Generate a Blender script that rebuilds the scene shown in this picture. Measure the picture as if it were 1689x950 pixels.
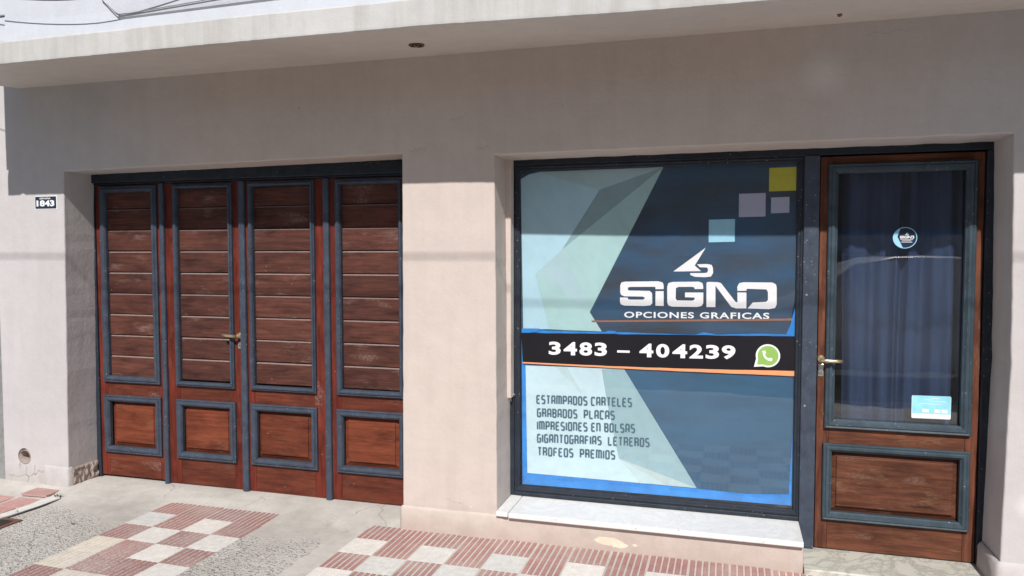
import bpy, bmesh, math, random
from mathutils import Vector, Matrix, noise
from mathutils.geometry import tessellate_polygon
R = math.radians
random.seed(7)
S = bpy.context.scene
for o in list(bpy.data.objects): bpy.data.objects.remove(o)
COL = S.collection

# ------------------------------------------------------------------ camera
YAW, PITCH, ROLL = .2817, -.0477, -.0012
cam = bpy.data.cameras.new('camera'); co = bpy.data.objects.new('camera', cam); COL.objects.link(co)
cam.sensor_width = 36; cam.lens = 1239.88 * 36 / 1689; cam.clip_start = .05; cam.clip_end = 3000
fw = Vector((-math.sin(YAW)*math.cos(PITCH), math.cos(YAW)*math.cos(PITCH), math.sin(PITCH)))
rt = Vector((math.cos(YAW), math.sin(YAW), 0)); up = rt.cross(fw)
r2 = rt*math.cos(ROLL) + up*math.sin(ROLL); u2 = -rt*math.sin(ROLL) + up*math.cos(ROLL)
co.matrix_world = Matrix(((r2.x,u2.x,-fw.x,0),(r2.y,u2.y,-fw.y,-3.9021),(r2.z,u2.z,-fw.z,1.5833),(0,0,0,1)))
S.camera = co
S.render.resolution_x, S.render.resolution_y = 1024, 576

# ------------------------------------------------------------------ light
SUN_TO = Vector((.165, -1, .90)).normalized()       # towards the sun
EL = math.asin(SUN_TO.z); AZ = math.atan2(SUN_TO.x, SUN_TO.y)
w = bpy.data.worlds.new('World'); S.world = w; w.use_nodes = True
nt = w.node_tree; bg = nt.nodes['Background']
sky = nt.nodes.new('ShaderNodeTexSky'); sky.sky_type = 'NISHITA'; sky.sun_disc = False
sky.sun_elevation = EL; sky.sun_rotation = AZ; sky.dust_density = 1.0
nt.links.new(sky.outputs[0], bg.inputs[0]); bg.inputs[1].default_value = .06
sl = bpy.data.lights.new('sun', 'SUN'); sl.energy = 4.5; sl.angle = R(.55); sl.color = (1, .955, .91)
so = bpy.data.objects.new('sun', sl); COL.objects.link(so)
so.rotation_euler = SUN_TO.to_track_quat('Z', 'Y').to_euler()
so.location = (0, -5, 8)
S.view_settings.view_transform = 'Standard'; S.view_settings.look = 'None'
S.view_settings.exposure = 0; S.view_settings.gamma = 1

# ------------------------------------------------------------------ material helpers
class NT:
    def __init__(s, name):
        s.m = bpy.data.materials.new(name); s.m.use_nodes = True
        s.t = s.m.node_tree; s.b = s.t.nodes['Principled BSDF']; s.out = s.t.nodes['Material Output']
    def n(s, typ, **k):
        nd = s.t.nodes.new('ShaderNode' + typ)
        for a, v in k.items():
            if a.startswith('_'): setattr(nd, a[1:], v)
        return nd
    def l(s, a, b): s.t.links.new(a, b)
    def coord(s, scale=(1,1,1), obj=True, loc=(0,0,0)):
        tc = s.n('TexCoord'); mp = s.n('Mapping'); mp.inputs['Scale'].default_value = scale
        mp.inputs['Location'].default_value = loc
        if obj: s.l(tc.outputs['Object'], mp.inputs[0])
        else:
            g = s.n('NewGeometry'); s.l(g.outputs['Position'], mp.inputs[0])
        return mp.outputs[0]
    def noise(s, vec, scale=5, detail=4, rough=.55, dist=0):
        nd = s.n('TexNoise'); nd.inputs['Scale'].default_value = scale; nd.inputs['Detail'].default_value = detail
        nd.inputs['Roughness'].default_value = rough; nd.inputs['Distortion'].default_value = dist
        s.l(vec, nd.inputs['Vector']); return nd.outputs['Fac']
    def ramp(s, fac, pts, interp='LINEAR'):
        nd = s.n('ValToRGB'); e = nd.color_ramp.elements; nd.color_ramp.interpolation = interp
        while len(e) < len(pts): e.new(.5)
        for i, (p, c) in enumerate(pts):
            e[i].position = p; e[i].color = (*c, 1) if hasattr(c, '__len__') else (c, c, c, 1)
        s.l(fac, nd.inputs[0]); return nd.outputs[0]
    def mix(s, fac, a, b, blend='MIX'):
        nd = s.n('MixRGB', _blend_type=blend)
        for i, v in ((0, fac), (1, a), (2, b)):
            if hasattr(v, 'is_linked') or hasattr(v, 'links'): s.l(v, nd.inputs[i])
            elif hasattr(v, '__len__'): nd.inputs[i].default_value = (*v, 1)
            else: nd.inputs[i].default_value = v if i == 0 else (v, v, v, 1)
        return nd.outputs[0]
    def math(s, op, a, b=0.0, clamp=False):
        nd = s.n('Math', _operation=op); nd.use_clamp = clamp
        for i, v in ((0, a), (1, b)):
            if hasattr(v, 'links'): s.l(v, nd.inputs[i])
            else: nd.inputs[i].default_value = v
        return nd.outputs[0]
    def bump(s, h, strength=.3, dist=.01, prev=None):
        nd = s.n('Bump'); nd.inputs['Strength'].default_value = strength; nd.inputs['Distance'].default_value = dist
        s.l(h, nd.inputs['Height'])
        if prev: s.l(prev, nd.inputs['Normal'])
        return nd.outputs[0]
    def fin(s, col=None, rough=.6, normal=None, metal=0, spec=None):
        if col is not None:
            if hasattr(col, 'links'): s.l(col, s.b.inputs['Base Color'])
            else: s.b.inputs['Base Color'].default_value = (*col, 1)
        if hasattr(rough, 'links'): s.l(rough, s.b.inputs['Roughness'])
        else: s.b.inputs['Roughness'].default_value = rough
        if normal: s.l(normal, s.b.inputs['Normal'])
        s.b.inputs['Metallic'].default_value = metal
        if spec is not None: s.b.inputs['Specular IOR Level'].default_value = spec
        return s.m

def plaster(name, c, var=.06, dirt=.0, streak=.25, patch=None, bumps=1.0, crk=0.0, side=None):
    k = NT(name); v = k.coord(obj=False)
    big = k.noise(v, 1.1, 5, .6); mid = k.noise(v, 9, 6, .65); fine = k.noise(v, 90, 4, .6)
    vs = k.coord((6, 6, .5), obj=False); st = k.noise(vs, 2.2, 5, .6)
    lo = tuple(x*(1-var*1.3) for x in c); hi = tuple(min(1, x*(1+var)) for x in c)
    col = k.ramp(big, [(.3, lo), (.7, hi)])
    col = k.mix(.55, col, k.ramp(mid, [(.3, .88), (.62, 1.0)]), 'MULTIPLY')
    col = k.mix(streak, col, k.ramp(st, [(.36, (.80, .77, .74)), (.55, (1, 1, 1))]), 'MULTIPLY')
    if dirt:
        sx = k.n('SeparateXYZ'); k.l(v, sx.inputs[0])
        h = k.math('ADD', sx.outputs[2], k.math('MULTIPLY', mid, .22))
        d = k.ramp(h, [(.10, (.70, .66, .60)), (.30, (1, 1, 1))])
        col = k.mix(dirt, col, d, 'MULTIPLY')
    if side:
        sx2 = k.n('SeparateXYZ'); k.l(v, sx2.inputs[0]); xx = k.math('ADD', sx2.outputs[0], k.math('MULTIPLY', k.math('SUBTRACT', big, .5), 1.2))
        ff = k.ramp(k.math('DIVIDE', k.math('ADD', xx, 5.0), 7.0), [(0, 1.0), (.16, 1.0), (.30, 0.0), (.74, 0.0), (.90, 1.0)])
        col = k.mix(ff, col, k.mix(1, col, side, 'MULTIPLY'))
    if patch:
        for (px, pz, pr, amt) in patch:
            vm = k.n('VectorMath', _operation='DISTANCE'); k.l(v, vm.inputs[0]); vm.inputs[1].default_value = (px, 0, pz)
            d = k.math('ADD', vm.outputs['Value'], k.math('MULTIPLY', k.math('SUBTRACT', mid, .5), pr*.5))
            f = k.ramp(k.math('DIVIDE', d, pr), [(.25, amt), (1, 0.0)])
            col = k.mix(f, col, (.74, .72, .72))
    cr = k.n('TexVoronoi', _feature='DISTANCE_TO_EDGE'); cr.inputs['Scale'].default_value = 1.15
    wv = k.n('MixRGB', _blend_type='ADD'); wv.inputs[0].default_value = .22
    k.l(v, wv.inputs[1]); nn = k.n('TexNoise'); nn.inputs['Scale'].default_value = 3.5; nn.inputs['Detail'].default_value = 8
    k.l(v, nn.inputs['Vector']); k.l(nn.outputs['Color'], wv.inputs[2]); k.l(wv.outputs[0], cr.inputs['Vector'])
    line = k.ramp(cr.outputs['Distance'], [(0, 0.0), (.0028, 1.0)])
    gate = k.ramp(k.noise(v, 1.7, 2), [(.54, 1.0), (.60, 0.0)])
    crack = k.math('MAXIMUM', line, gate)
    col = k.mix(crk, col, crack, 'MULTIPLY')
    # scattered pits
    vo = k.n('TexVoronoi'); vo.inputs['Scale'].default_value = 11; k.l(v, vo.inputs['Vector'])
    pit = k.ramp(vo.outputs['Distance'], [(.030, .0), (.045, 1.0)])
    pg = k.ramp(k.noise(v, 4.3, 2), [(.60, 1.0), (.63, 0.0)])
    pit = k.math('MAXIMUM', pit, pg)
    col = k.mix(.4, col, pit, 'MULTIPLY')
    nb = k.bump(fine, .22*bumps, .003); nb = k.bump(mid, .35*bumps, .012, nb); nb = k.bump(st, .12*bumps, .01, nb)
    if crk: nb = k.bump(crack, .4, .003, nb)
    nb = k.bump(pit, .6, .004, nb)
    return k.fin(col, .82, nb, spec=.25)

def wood(name, dark, light, axis='x', worn=(.30, .22, .17), wornamt=.5, rough=(.50, .68), gscale=1.0, specks=.5, scuff=True):
    k = NT(name)
    oi = k.n('ObjectInfo'); tc = k.n('NewGeometry')
    add = k.n('VectorMath', _operation='ADD'); mul = k.n('VectorMath', _operation='SCALE')
    cx = k.n('CombineXYZ'); k.l(oi.outputs['Random'], cx.inputs[0]); k.l(oi.outputs['Random'], cx.inputs[2])
    k.l(cx.outputs[0], mul.inputs[0]); mul.inputs['Scale'].default_value = 7.3
    k.l(tc.outputs['Position'], add.inputs[0]); k.l(mul.outputs[0], add.inputs[1])
    mp = k.n('Mapping'); k.l(add.outputs[0], mp.inputs[0])
    mp.inputs['Scale'].default_value = (.12, 1, 1.6) if axis == 'x' else (1.6, 1, .12)
    gr = k.noise(mp.outputs[0], 34*gscale, 8, .62, .6)
    fib = k.noise(mp.outputs[0], 150*gscale, 4, .6)
    mp2 = k.n('Mapping'); k.l(add.outputs[0], mp2.inputs[0])
    mp2.inputs['Scale'].default_value = (.55, 1, 1.5) if axis == 'x' else (1.5, 1, .55)
    bl = k.noise(mp2.outputs[0], 9, 5, .62, .4)
    col = k.mix(k.ramp(gr, [(.34, 0.0), (.66, 1.0)]), dark, light)
    col = k.mix(.75, col, k.ramp(bl, [(.30, (.50, .50, .53)), (.48, (.92, .92, .92)), (.68, (1.28, 1.18, 1.12))]), 'MULTIPLY')
    wr = k.ramp(k.math('MULTIPLY', k.noise(mp2.outputs[0], 5.5, 8, .7), k.math('ADD', .62, k.math('MULTIPLY', fib, .75))), [(.58, 0.0), (.74, wornamt)])
    col = k.mix(wr, col, worn)
    tint = k.ramp(oi.outputs['Random'], [(0, (.84, .84, .86)), (1, (1.14, 1.10, 1.06))])
    col = k.mix(1, col, tint, 'MULTIPLY')
    vo = k.n('TexVoronoi'); vo.inputs['Scale'].default_value = 26; k.l(add.outputs[0], vo.inputs['Vector'])
    sp = k.math('MULTIPLY', k.ramp(vo.outputs['Distance'], [(.055, 1.0), (.085, 0.0)]), k.ramp(k.noise(add.outputs[0], 7, 2), [(.60, 0.0), (.62, specks)]))
    col = k.mix(sp, col, (.55, .50, .46))
    if scuff:
        sc = k.math('MULTIPLY', k.ramp(k.noise(mp2.outputs[0], 3.1, 2), [(.66, 0.0), (.73, .5)]), k.ramp(k.noise(add.outputs[0], 60, 6, .7), [(.42, 0.0), (.62, .75)]))
        col = k.mix(sc, col, (.40, .33, .30))
    nb = k.bump(fib, .30, .0015); nb = k.bump(gr, .22, .002, nb)
    return k.fin(col, k.ramp(bl, [(.3, rough[0]), (.7, rough[1])]), nb, spec=.12)

def paint(name, c, chips=.7, rough=.42, axis=None):
    k = NT(name); v = k.coord(obj=False)
    a = k.noise(v, 14, 6, .65); f = k.noise(v, 120, 3, .6)
    vs = k.coord((3, 3, .4) if axis != 'x' else (.4, 3, 3), obj=False); br = k.noise(vs, 60, 4, .6)
    col = k.ramp(a, [(.3, tuple(x*.74 for x in c)), (.7, tuple(x*1.22 for x in c))])
    col = k.mix(.5, col, k.ramp(br, [(.3, .72), (.7, 1.2)]), 'MULTIPLY')
    vo = k.n('TexVoronoi'); vo.inputs['Scale'].default_value = 42; k.l(v, vo.inputs['Vector'])
    chip = k.math('MULTIPLY', k.ramp(k.math('ADD', vo.outputs['Distance'], k.math('MULTIPLY', f, .25)), [(.215, 1.0), (.25, 0.0)]), k.ramp(k.noise(v, 5.5, 3), [(.47, 0.0), (.56, chips)]))
    col = k.mix(chip, col, (.42, .40, .38))
    nb = k.bump(br, .35, .002); nb = k.bump(a, .25, .004, nb); nb = k.bump(chip, .4, -.002, nb)
    return k.fin(col, rough, nb, spec=.2)

def flat(name, c, rough=.5, var=.05, metal=0, spec=.3, bump=.1, scale=20):
    k = NT(name); v = k.coord(obj=False); a = k.noise(v, scale, 5, .6)
    col = k.ramp(a, [(.25, tuple(x*(1-var) for x in c)), (.75, tuple(min(1, x*(1+var)) for x in c))])
    return k.fin(col, rough, k.bump(k.noise(v, scale*4, 3), bump, .003), metal, spec)

def tile_mat(name, c, worn, k2=1):
    k = NT(name); v = k.coord(obj=False); oi = k.n('ObjectInfo')
    a = k.noise(v, 22, 6, .7); f = k.noise(v, 220, 3, .7); big = k.noise(v, 3.1, 4)
    col = k.ramp(a, [(.3, tuple(x*.82 for x in c)), (.7, tuple(min(1, x*1.12) for x in c))])
    col = k.mix(1, col, k.ramp(oi.outputs['Random'], [(0, (.86, .88, .90)), (1, (1.08, 1.05, 1.03))]), 'MULTIPLY')
    col = k.mix(k.ramp(k.math('ADD', k.math('MULTIPLY', f, .5), k.math('MULTIPLY', big, .6)), [(.50, 0.0), (.72, .65)]), col, worn)
    sp = k.n('TexVoronoi'); sp.inputs['Scale'].default_value = 60; k.l(v, sp.inputs['Vector'])
    col = k.mix(k.math('MULTIPLY', k.ramp(sp.outputs['Distance'], [(.08, .6), (.13, 0.0)]), k.ramp(k.noise(v, 9, 2), [(.52, 0.0), (.6, 1.0)])), col, tuple(x*.45 for x in c))
    return k.fin(col, .85, k.bump(f, .5, .002, k.bump(a, .4, .004)), spec=.25)

def concrete_mat():
    k = NT('concrete'); v = k.coord(obj=False)
    big = k.noise(v, 2.2, 6, .62); mid = k.noise(v, 12, 6, .7); fine = k.noise(v, 160, 4, .7)
    sx = k.n('SeparateXYZ'); k.l(v, sx.inputs[0])
    col = k.ramp(big, [(.3, (.44, .42, .38)), (.52, (.55, .53, .49)), (.72, (.62, .60, .56))])
    col = k.mix(.6, col, k.ramp(mid, [(.3, .80), (.65, 1.05)]), 'MULTIPLY')
    # exposed aggregate away from the doors, left of the shop tiles
    m = k.math('ADD', k.math('MULTIPLY', sx.outputs[1], -1.0), k.math('MULTIPLY', k.math('SUBTRACT', big, .5), 1.1))
    m = k.ramp(m, [(.20, 0.0), (.42, 1.0)])
    side = k.ramp(k.math('ADD', sx.outputs[0], k.math('MULTIPLY', mid, .08)), [(0, 1.0), (.01, 0.0)])
    side = k.math('LESS_THAN', k.math('ADD', sx.outputs[0], k.math('MULTIPLY', mid, .10)), -2.06)
    m = k.math('MULTIPLY', m, side)
    vo = k.n('TexVoronoi'); vo.inputs['Scale'].default_value = 105; vo.inputs['Randomness'].default_value = 1; k.l(v, vo.inputs['Vector'])
    vd = k.n('TexVoronoi'); vd.inputs['Scale'].default_value = 62; k.l(v, vd.inputs['Vector'])
    hs = k.n('SeparateColor'); k.l(vd.outputs['Color'], hs.inputs[0])
    dark = k.math('MULTIPLY', k.ramp(vd.outputs['Distance'], [(.30, 1.0), (.46, 0.0)]), k.math('GREATER_THAN', hs.outputs[0], .42))
    dark = k.math('MULTIPLY', dark, m)
    col = k.mix(k.math('MULTIPLY', dark, .66), col, (.16, .16, .16))
    hs2 = k.n('SeparateColor'); k.l(vo.outputs['Color'], hs2.inputs[0])
    peb = k.math('MULTIPLY', m, .4)
    col = k.mix(peb, col, k.ramp(hs2.outputs[1], [(0, (.34, .34, .33)), (.5, (.50, .48, .44)), (1, (.60, .58, .54))]))
    # hairline cracks and stains
    cr = k.n('TexVoronoi', _feature='DISTANCE_TO_EDGE'); cr.inputs['Scale'].default_value = 1.6
    wv = k.n('MixRGB', _blend_type='ADD'); wv.inputs[0].default_value = .25; nn = k.n('TexNoise'); nn.inputs['Scale'].default_value = 4; nn.inputs['Detail'].default_value = 8
    k.l(v, nn.inputs['Vector']); k.l(v, wv.inputs[1]); k.l(nn.outputs['Color'], wv.inputs[2]); k.l(wv.outputs[0], cr.inputs['Vector'])
    line = k.ramp(cr.outputs['Distance'], [(0, 0.0), (.006, 1.0)])
    line = k.math('MAXIMUM', line, k.ramp(k.noise(v, 1.3, 2), [(.50, 1.0), (.56, 0.0)]))
    col = k.mix(.28, col, line, 'MULTIPLY')
    h = k.math('ADD', k.math('MULTIPLY', k.ramp(vo.outputs['Distance'], [(0, 1.0), (.6, 0.0)]), m), k.math('MULTIPLY', dark, -1.2))
    nb = k.bump(fine, .35, .003); nb = k.bump(mid, .35, .012, nb); nb = k.bump(h, .8, .005, nb); nb = k.bump(line, .5, .004, nb)
    return k.fin(col, .9, nb, spec=.2)

def marble(name, c, vein, amt):
    k = NT(name); v = k.coord((1, 1, 1), obj=False)
    a = k.noise(v, 5, 8, .7, 1.6); b = k.noise(v, 60, 4, .6)
    vo = k.n('TexVoronoi'); vo.inputs['Scale'].default_value = 22; k.l(v, vo.inputs['Vector'])
    col = k.mix(k.ramp(a, [(.44, 0.0), (.50, amt), (.56, 0.0)]), c, vein)
    col = k.mix(k.ramp(k.noise(v, 3, 4), [(.4, 0.0), (.7, .35)]), col, tuple(x*.86 for x in c))
    col = k.mix(k.math('MULTIPLY', k.ramp(k.math('ADD', vo.outputs['Distance'], k.math('MULTIPLY', b, .2)), [(.17, .8), (.22, 0.0)]), k.ramp(k.noise(v, 6, 2), [(.50, 0.0), (.55, 1.0)])), col, (.35, .33, .32))
    return k.fin(col, .38, k.bump(b, .12, .002), spec=.4)

def glass_mat(name, refl=.05, tint=(1, 1, 1), dust=.03):
    k = NT(name); t = k.t; t.nodes.remove(k.b)
    tr = k.n('BsdfTransparent'); tr.inputs[0].default_value = (*tint, 1)
    gl = k.n('BsdfGlossy'); gl.inputs['Roughness'].default_value = .012
    nb = k.bump(k.noise(k.coord(obj=False), 2.4, 2), .05, .02); k.l(nb, gl.inputs['Normal'])
    g = k.n('NewGeometry'); dt = k.n('VectorMath', _operation='DOT_PRODUCT'); k.l(g.outputs['Normal'], dt.inputs[0]); k.l(g.outputs['Incoming'], dt.inputs[1])
    c1 = k.math('SUBTRACT', 1.0, k.math('ABSOLUTE', dt.outputs['Value']))
    f = k.math('ADD', refl, k.math('MULTIPLY', k.math('POWER', c1, 5.0), 1-refl))
    m = k.n('MixShader'); k.l(f, m.inputs[0]); k.l(tr.outputs[0], m.inputs[1]); k.l(gl.outputs[0], m.inputs[2])
    df = k.n('BsdfDiffuse'); df.inputs[0].default_value = (.55, .55, .55, 1)
    v = k.coord(obj=False); du = k.ramp(k.noise(v, 3, 7, .7), [(.3, dust*.3), (.75, dust*1.6)])
    sc = k.ramp(k.noise(k.coord((1, 1, 14), obj=False), 9, 3), [(.70, 0.0), (.76, .10)])
    m2 = k.n('MixShader'); k.l(k.math('ADD', du, sc) if False else du, m2.inputs[0]); k.l(m.outputs[0], m2.inputs[1]); k.l(df.outputs[0], m2.inputs[2])
    k.l(m2.outputs[0], k.out.inputs[0]); return k.m

M = {}
M['wall'] = plaster('wall_plaster', (.60, .522, .478), .045, .50, .14, side=(.905, 1.0, 1.10), patch=[(.42, 2.12+.31, .13, .5), (1.33, .42, .07, .6)])
M['slab'] = plaster('slab_plaster', (.56, .555, .545), .05, 0, .6)
M['parapet'] = plaster('parapet_plaster', (.60, .63, .69), .03, 0, .15)
M['soffit'] = plaster('soffit_plaster', (.60, .55, .51), .05, 0, .1)
M['rough'] = plaster('bare_render', (.36, .30, .265), .25, 0, .5, bumps=3)
M['pale_chip'] = plaster('bare_lime', (.78, .70, .56), .15, 0, .2, bumps=3)
M['stile'] = wood('wood_stile', (.110, .022, .015), (.180, .038, .025), 'z', (.26, .14, .11), .35)
M['rail'] = wood('wood_rail', (.092, .025, .016), (.160, .047, .028), 'x', (.24, .14, .10), .4)
M['plank'] = wood('wood_plank', (.062, .027, .022), (.122, .050, .039), 'x', (.26, .20, .18), .5)
M['sunlit_worn_edge'] = flat('sunlit_worn_board_edge', (.24, .175, .16), .6, .2, scale=40)  # dusty wear plus the sun highlight, painted on the boards' upper chamfers
M['panel'] = wood('wood_panel', (.112, .030, .017), (.185, .055, .030), 'x', (.24, .15, .10), .35)
M['dstile'] = wood('wood_door_stile', (.090, .034, .022), (.185, .072, .043), 'z', (.34, .22, .14), .4)
M['drail'] = wood('wood_door_rail', (.078, .031, .020), (.170, .068, .040), 'x', (.34, .22, .13), .45)
M['grey'] = paint('grey_paint', (.056, .071, .099))
M['greyx'] = paint('grey_paint_flat', (.056, .071, .099), axis='x')
M['greyd'] = paint('grey_paint_door', (.050, .074, .094), .9)
M['frame'] = paint('shaded_frame_paint', (.028, .035, .048), .7)  # darker copy of the grey paint; shade on the frames put into colour
M['darkgap'] = flat('dark_gap', (.02, .018, .017), .8)
M['concrete'] = concrete_mat()
M['marble'] = marble('white_marble', (.79, .80, .79), (.52, .54, .55), .35)
M['threshold'] = marble('threshold_marble', (.60, .60, .53), (.30, .31, .27), .8)
M['red'] = tile_mat('red_tile', (.40, .215, .20), (.58, .47, .43))
M['redflat'] = tile_mat('worn_red_tile', (.50, .27, .25), (.58, .48, .44))
M['groove'] = tile_mat('tile_mortar', (.66, .52, .48), (.70, .62, .58))
M['white'] = tile_mat('white_tile', (.72, .71, .675), (.64, .62, .59))
M['cream'] = tile_mat('stained_tile', (.66, .60, .49), (.64, .61, .57))
M['glass'] = glass_mat('pane_glass', .035, dust=.012)
M['doorglass'] = glass_mat('door_glass', .09, (.96, .975, .99), dust=.012)
M['brass'] = flat('worn_brass', (.62, .52, .33), .32, .15, .85, .5)
M['steel'] = flat('worn_steel', (.55, .54, .52), .35, .2, .8, .5)
M['black'] = flat('black_vinyl', (.014, .013, .017), .5, .15, bump=.1, scale=6, spec=.15)
M['orange'] = flat('orange_vinyl', (.80, .33, .15), .5, .08)
M['dull_orange'] = flat('faded_orange', (.30, .135, .085), .5, .15)
M['tape'] = flat('blue_vinyl', (.028, .25, .70), .38, .28, bump=.35, scale=9)
M['white_print'] = flat('white_print', (.80, .81, .84), .5, .03)
M['ink'] = flat('text_ink', (.055, .135, .185), .5, .12)
M['green'] = flat('green_print', (.27, .47, .11), .5, .06)
M['yellow'] = flat('yellow_print', (.52, .50, .05), .5, .1)
M['lilac'] = flat('lilac_print', (.42, .44, .58), .5, .04)
M['sky_print'] = flat('light_blue_print', (.32, .62, .78), .5, .05)
M['cyan'] = flat('cyan_print', (.28, .66, .78), .5, .2, scale=12)
M['plate'] = flat('plate_navy', (.02, .035, .07), .3, .1)
M['bolt'] = flat('grey_metal', (.4, .4, .4), .4, .2, .6)
M['rubber'] = flat('cable_black', (.03, .03, .035), .6)
M['asphalt'] = flat('asphalt', (.075, .075, .078), .9, .3, bump=.6, scale=60)
M['rust'] = flat('rusty_iron', (.16, .075, .055), .8, .4, bump=.5)
M['hole'] = flat('dark_inside', (.03, .028, .026), .9)
M['room'] = flat('room_wall', (.16, .16, .17), .9)
def film(name, c, var=.08, rough=.42):
    k = NT(name); v = k.coord(obj=False); a = k.noise(v, 3.2, 5, .65); b = k.noise(v, 26, 5, .7); f = k.noise(v, 240, 2)
    col = k.ramp(a, [(.3, tuple(x*(1-var) for x in c)), (.7, tuple(min(1, x*(1+var)) for x in c))])
    col = k.mix(.35, col, k.ramp(b, [(.3, .88), (.7, 1.06)]), 'MULTIPLY')
    return k.fin(col, rough, k.bump(a, .12, .01, k.bump(f, .12, .001)), spec=.25)
M['f_base'] = film('film_pale', (.42, .64, .74))
M['f_b'] = film('film_teal', (.26, .39, .43))
M['f_c'] = film('film_green_teal', (.38, .58, .59))
M['f_d'] = film('film_mid', (.40, .57, .62))
M['f_l'] = film('film_low_pale', (.53, .70, .77))
M['f_f'] = film('film_low_teal', (.30, .46, .51))
M['f_g'] = film('film_low_grey', (.46, .57, .58))
M['f_h'] = film('film_low_tint', (.49, .64, .67))
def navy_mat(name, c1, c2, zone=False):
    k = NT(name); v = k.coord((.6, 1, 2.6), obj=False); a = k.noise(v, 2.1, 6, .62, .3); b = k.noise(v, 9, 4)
    col = k.mix(k.ramp(a, [(.34, 0.0), (.66, 1.0)]), c1, c2)  # stretched grey-to-blue bands painted in place of street reflections
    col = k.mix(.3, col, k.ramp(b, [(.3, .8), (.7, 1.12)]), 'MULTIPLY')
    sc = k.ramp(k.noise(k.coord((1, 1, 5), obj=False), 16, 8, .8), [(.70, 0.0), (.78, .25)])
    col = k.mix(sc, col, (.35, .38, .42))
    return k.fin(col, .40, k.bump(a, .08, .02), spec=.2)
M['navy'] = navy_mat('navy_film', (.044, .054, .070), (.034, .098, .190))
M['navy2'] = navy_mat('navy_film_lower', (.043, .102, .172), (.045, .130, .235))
def curtain_mat():
    k = NT('curtain_cloth'); v = k.coord(obj=False); a = k.noise(k.coord((6, 6, .5), obj=False), 4, 4); f = k.noise(v, 300, 2)
    col = k.ramp(a, [(.3, (.032, .052, .105)), (.7, (.048, .076, .145))])
    return k.fin(col, .85, k.bump(f, .2, .001), spec=.1)
M['curtain'] = curtain_mat()

# ------------------------------------------------------------------ object helpers
ORG = {}
def tag(o, label=None, cat=None, group=None, kind=None):
    for a, v in (('label', label), ('category', cat), ('group', group), ('kind', kind)):
        if v: o[a] = v
    return o
def empty(name, loc, label=None, cat=None, group=None, kind=None):
    o = bpy.data.objects.new(name, None); o.location = loc; COL.objects.link(o); ORG[o.name] = Vector(loc); o.empty_display_size = .1
    return tag(o, label, cat, group, kind)
def obj(name, bm, mats, parent=None, smooth=False, loc=None):
    """links bm (world coordinates) as one mesh object under parent; loc = the object's own origin"""
    if loc is None: loc = ORG[parent.name] if parent else Vector((0, 0, 0))
    loc = Vector(loc)
    bmesh.ops.translate(bm, verts=bm.verts, vec=-loc)
    me = bpy.data.meshes.new(name)
    bm.to_mesh(me); bm.free()
    for m in (mats if isinstance(mats, (list, tuple)) else [mats]): me.materials.append(M[m] if isinstance(m, str) else m)
    if smooth:
        for p in me.polygons: p.use_smooth = True
    o = bpy.data.objects.new(name, me); COL.objects.link(o); ORG[o.name] = loc
    if parent: o.parent = parent; o.location = loc - ORG[parent.name]
    else: o.location = loc
    return o
def nb(): return bmesh.new()
def box(bm, x0, x1, y0, y1, z0, z1, bev=0, mi=0, seg=2):
    g = bmesh.ops.create_cube(bm, size=1)
    for v in g['verts']: v.co = Vector((x0+(v.co.x+.5)*(x1-x0), y0+(v.co.y+.5)*(y1-y0), z0+(v.co.z+.5)*(z1-z0)))
    fs = list({f for v in g['verts'] for f in v.link_faces})
    for f in fs: f.material_index = mi
    if bev:
        r = bmesh.ops.bevel(bm, geom=list({e for v in g['verts'] for e in v.link_edges}), offset=bev, segments=seg, affect='EDGES', profile=.5)
        for f in r['faces']: f.material_index = mi
    return bm
def poly(bm, pts, y, mi=0, thick=0):
    """flat polygon in the facade plane from (x, z) points; thick > 0 gives it a back and sides"""
    tri = tessellate_polygon([[Vector((x, z, 0)) for x, z in pts]])
    vs = [bm.verts.new((x, y, z)) for x, z in pts]
    for t in tri:
        try:
            f = bm.faces.new([vs[i] for i in t]); f.normal_update()
            if f.normal.y > 0: f.normal_flip()
            f.material_index = mi
        except ValueError: pass
    if thick:
        bs = [bm.verts.new((x, y+thick, z)) for x, z in pts]
        for i in range(len(pts)):
            j = (i+1) % len(pts); f = bm.faces.new((vs[i], vs[j], bs[j], bs[i])); f.material_index = mi
def strip(bm, pts, w, y, mi=0):
    """polyline of even width in the facade plane, mitred"""
    n = len(pts); L = []; Rr = []
    for i, (x, z) in enumerate(pts):
        p = Vector((x, z)); a = (p-Vector(pts[i-1])).normalized() if i else None; b = (Vector(pts[i+1])-p).normalized() if i < n-1 else None
        a = a or b; b = b or a; t = (a+b).normalized(); nn = Vector((-t.y, t.x)); c = max(.45, nn.dot(Vector((-a.y, a.x))))
        L.append(p+nn*w/2/c); Rr.append(p-nn*w/2/c)
    lv = [bm.verts.new((p.x, y, p.y)) for p in L]; rv = [bm.verts.new((p.x, y, p.y)) for p in Rr]
    for i in range(n-1):
        f = bm.faces.new((lv[i], rv[i], rv[i+1], lv[i+1])); f.normal_update(); f.material_index = mi
        if f.normal.y > 0: f.normal_flip()
def ring(bm, x0, x1, z0, z1, prof, yb, mi=0):
    """mitred picture-frame moulding; prof = [(inset from outer edge, protrusion)]; yb = plane it sits on"""
    loops = []
    for t, d in prof:
        loops.append([bm.verts.new((x, yb-d, z)) for x, z in ((x0+t, z0+t), (x1-t, z0+t), (x1-t, z1-t), (x0+t, z1-t))])
    for a, b in zip(loops, loops[1:]):
        for i in range(4):
            j = (i+1) % 4; f = bm.faces.new((a[i], a[j], b[j], b[i])); f.material_index = mi
    return bm
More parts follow.
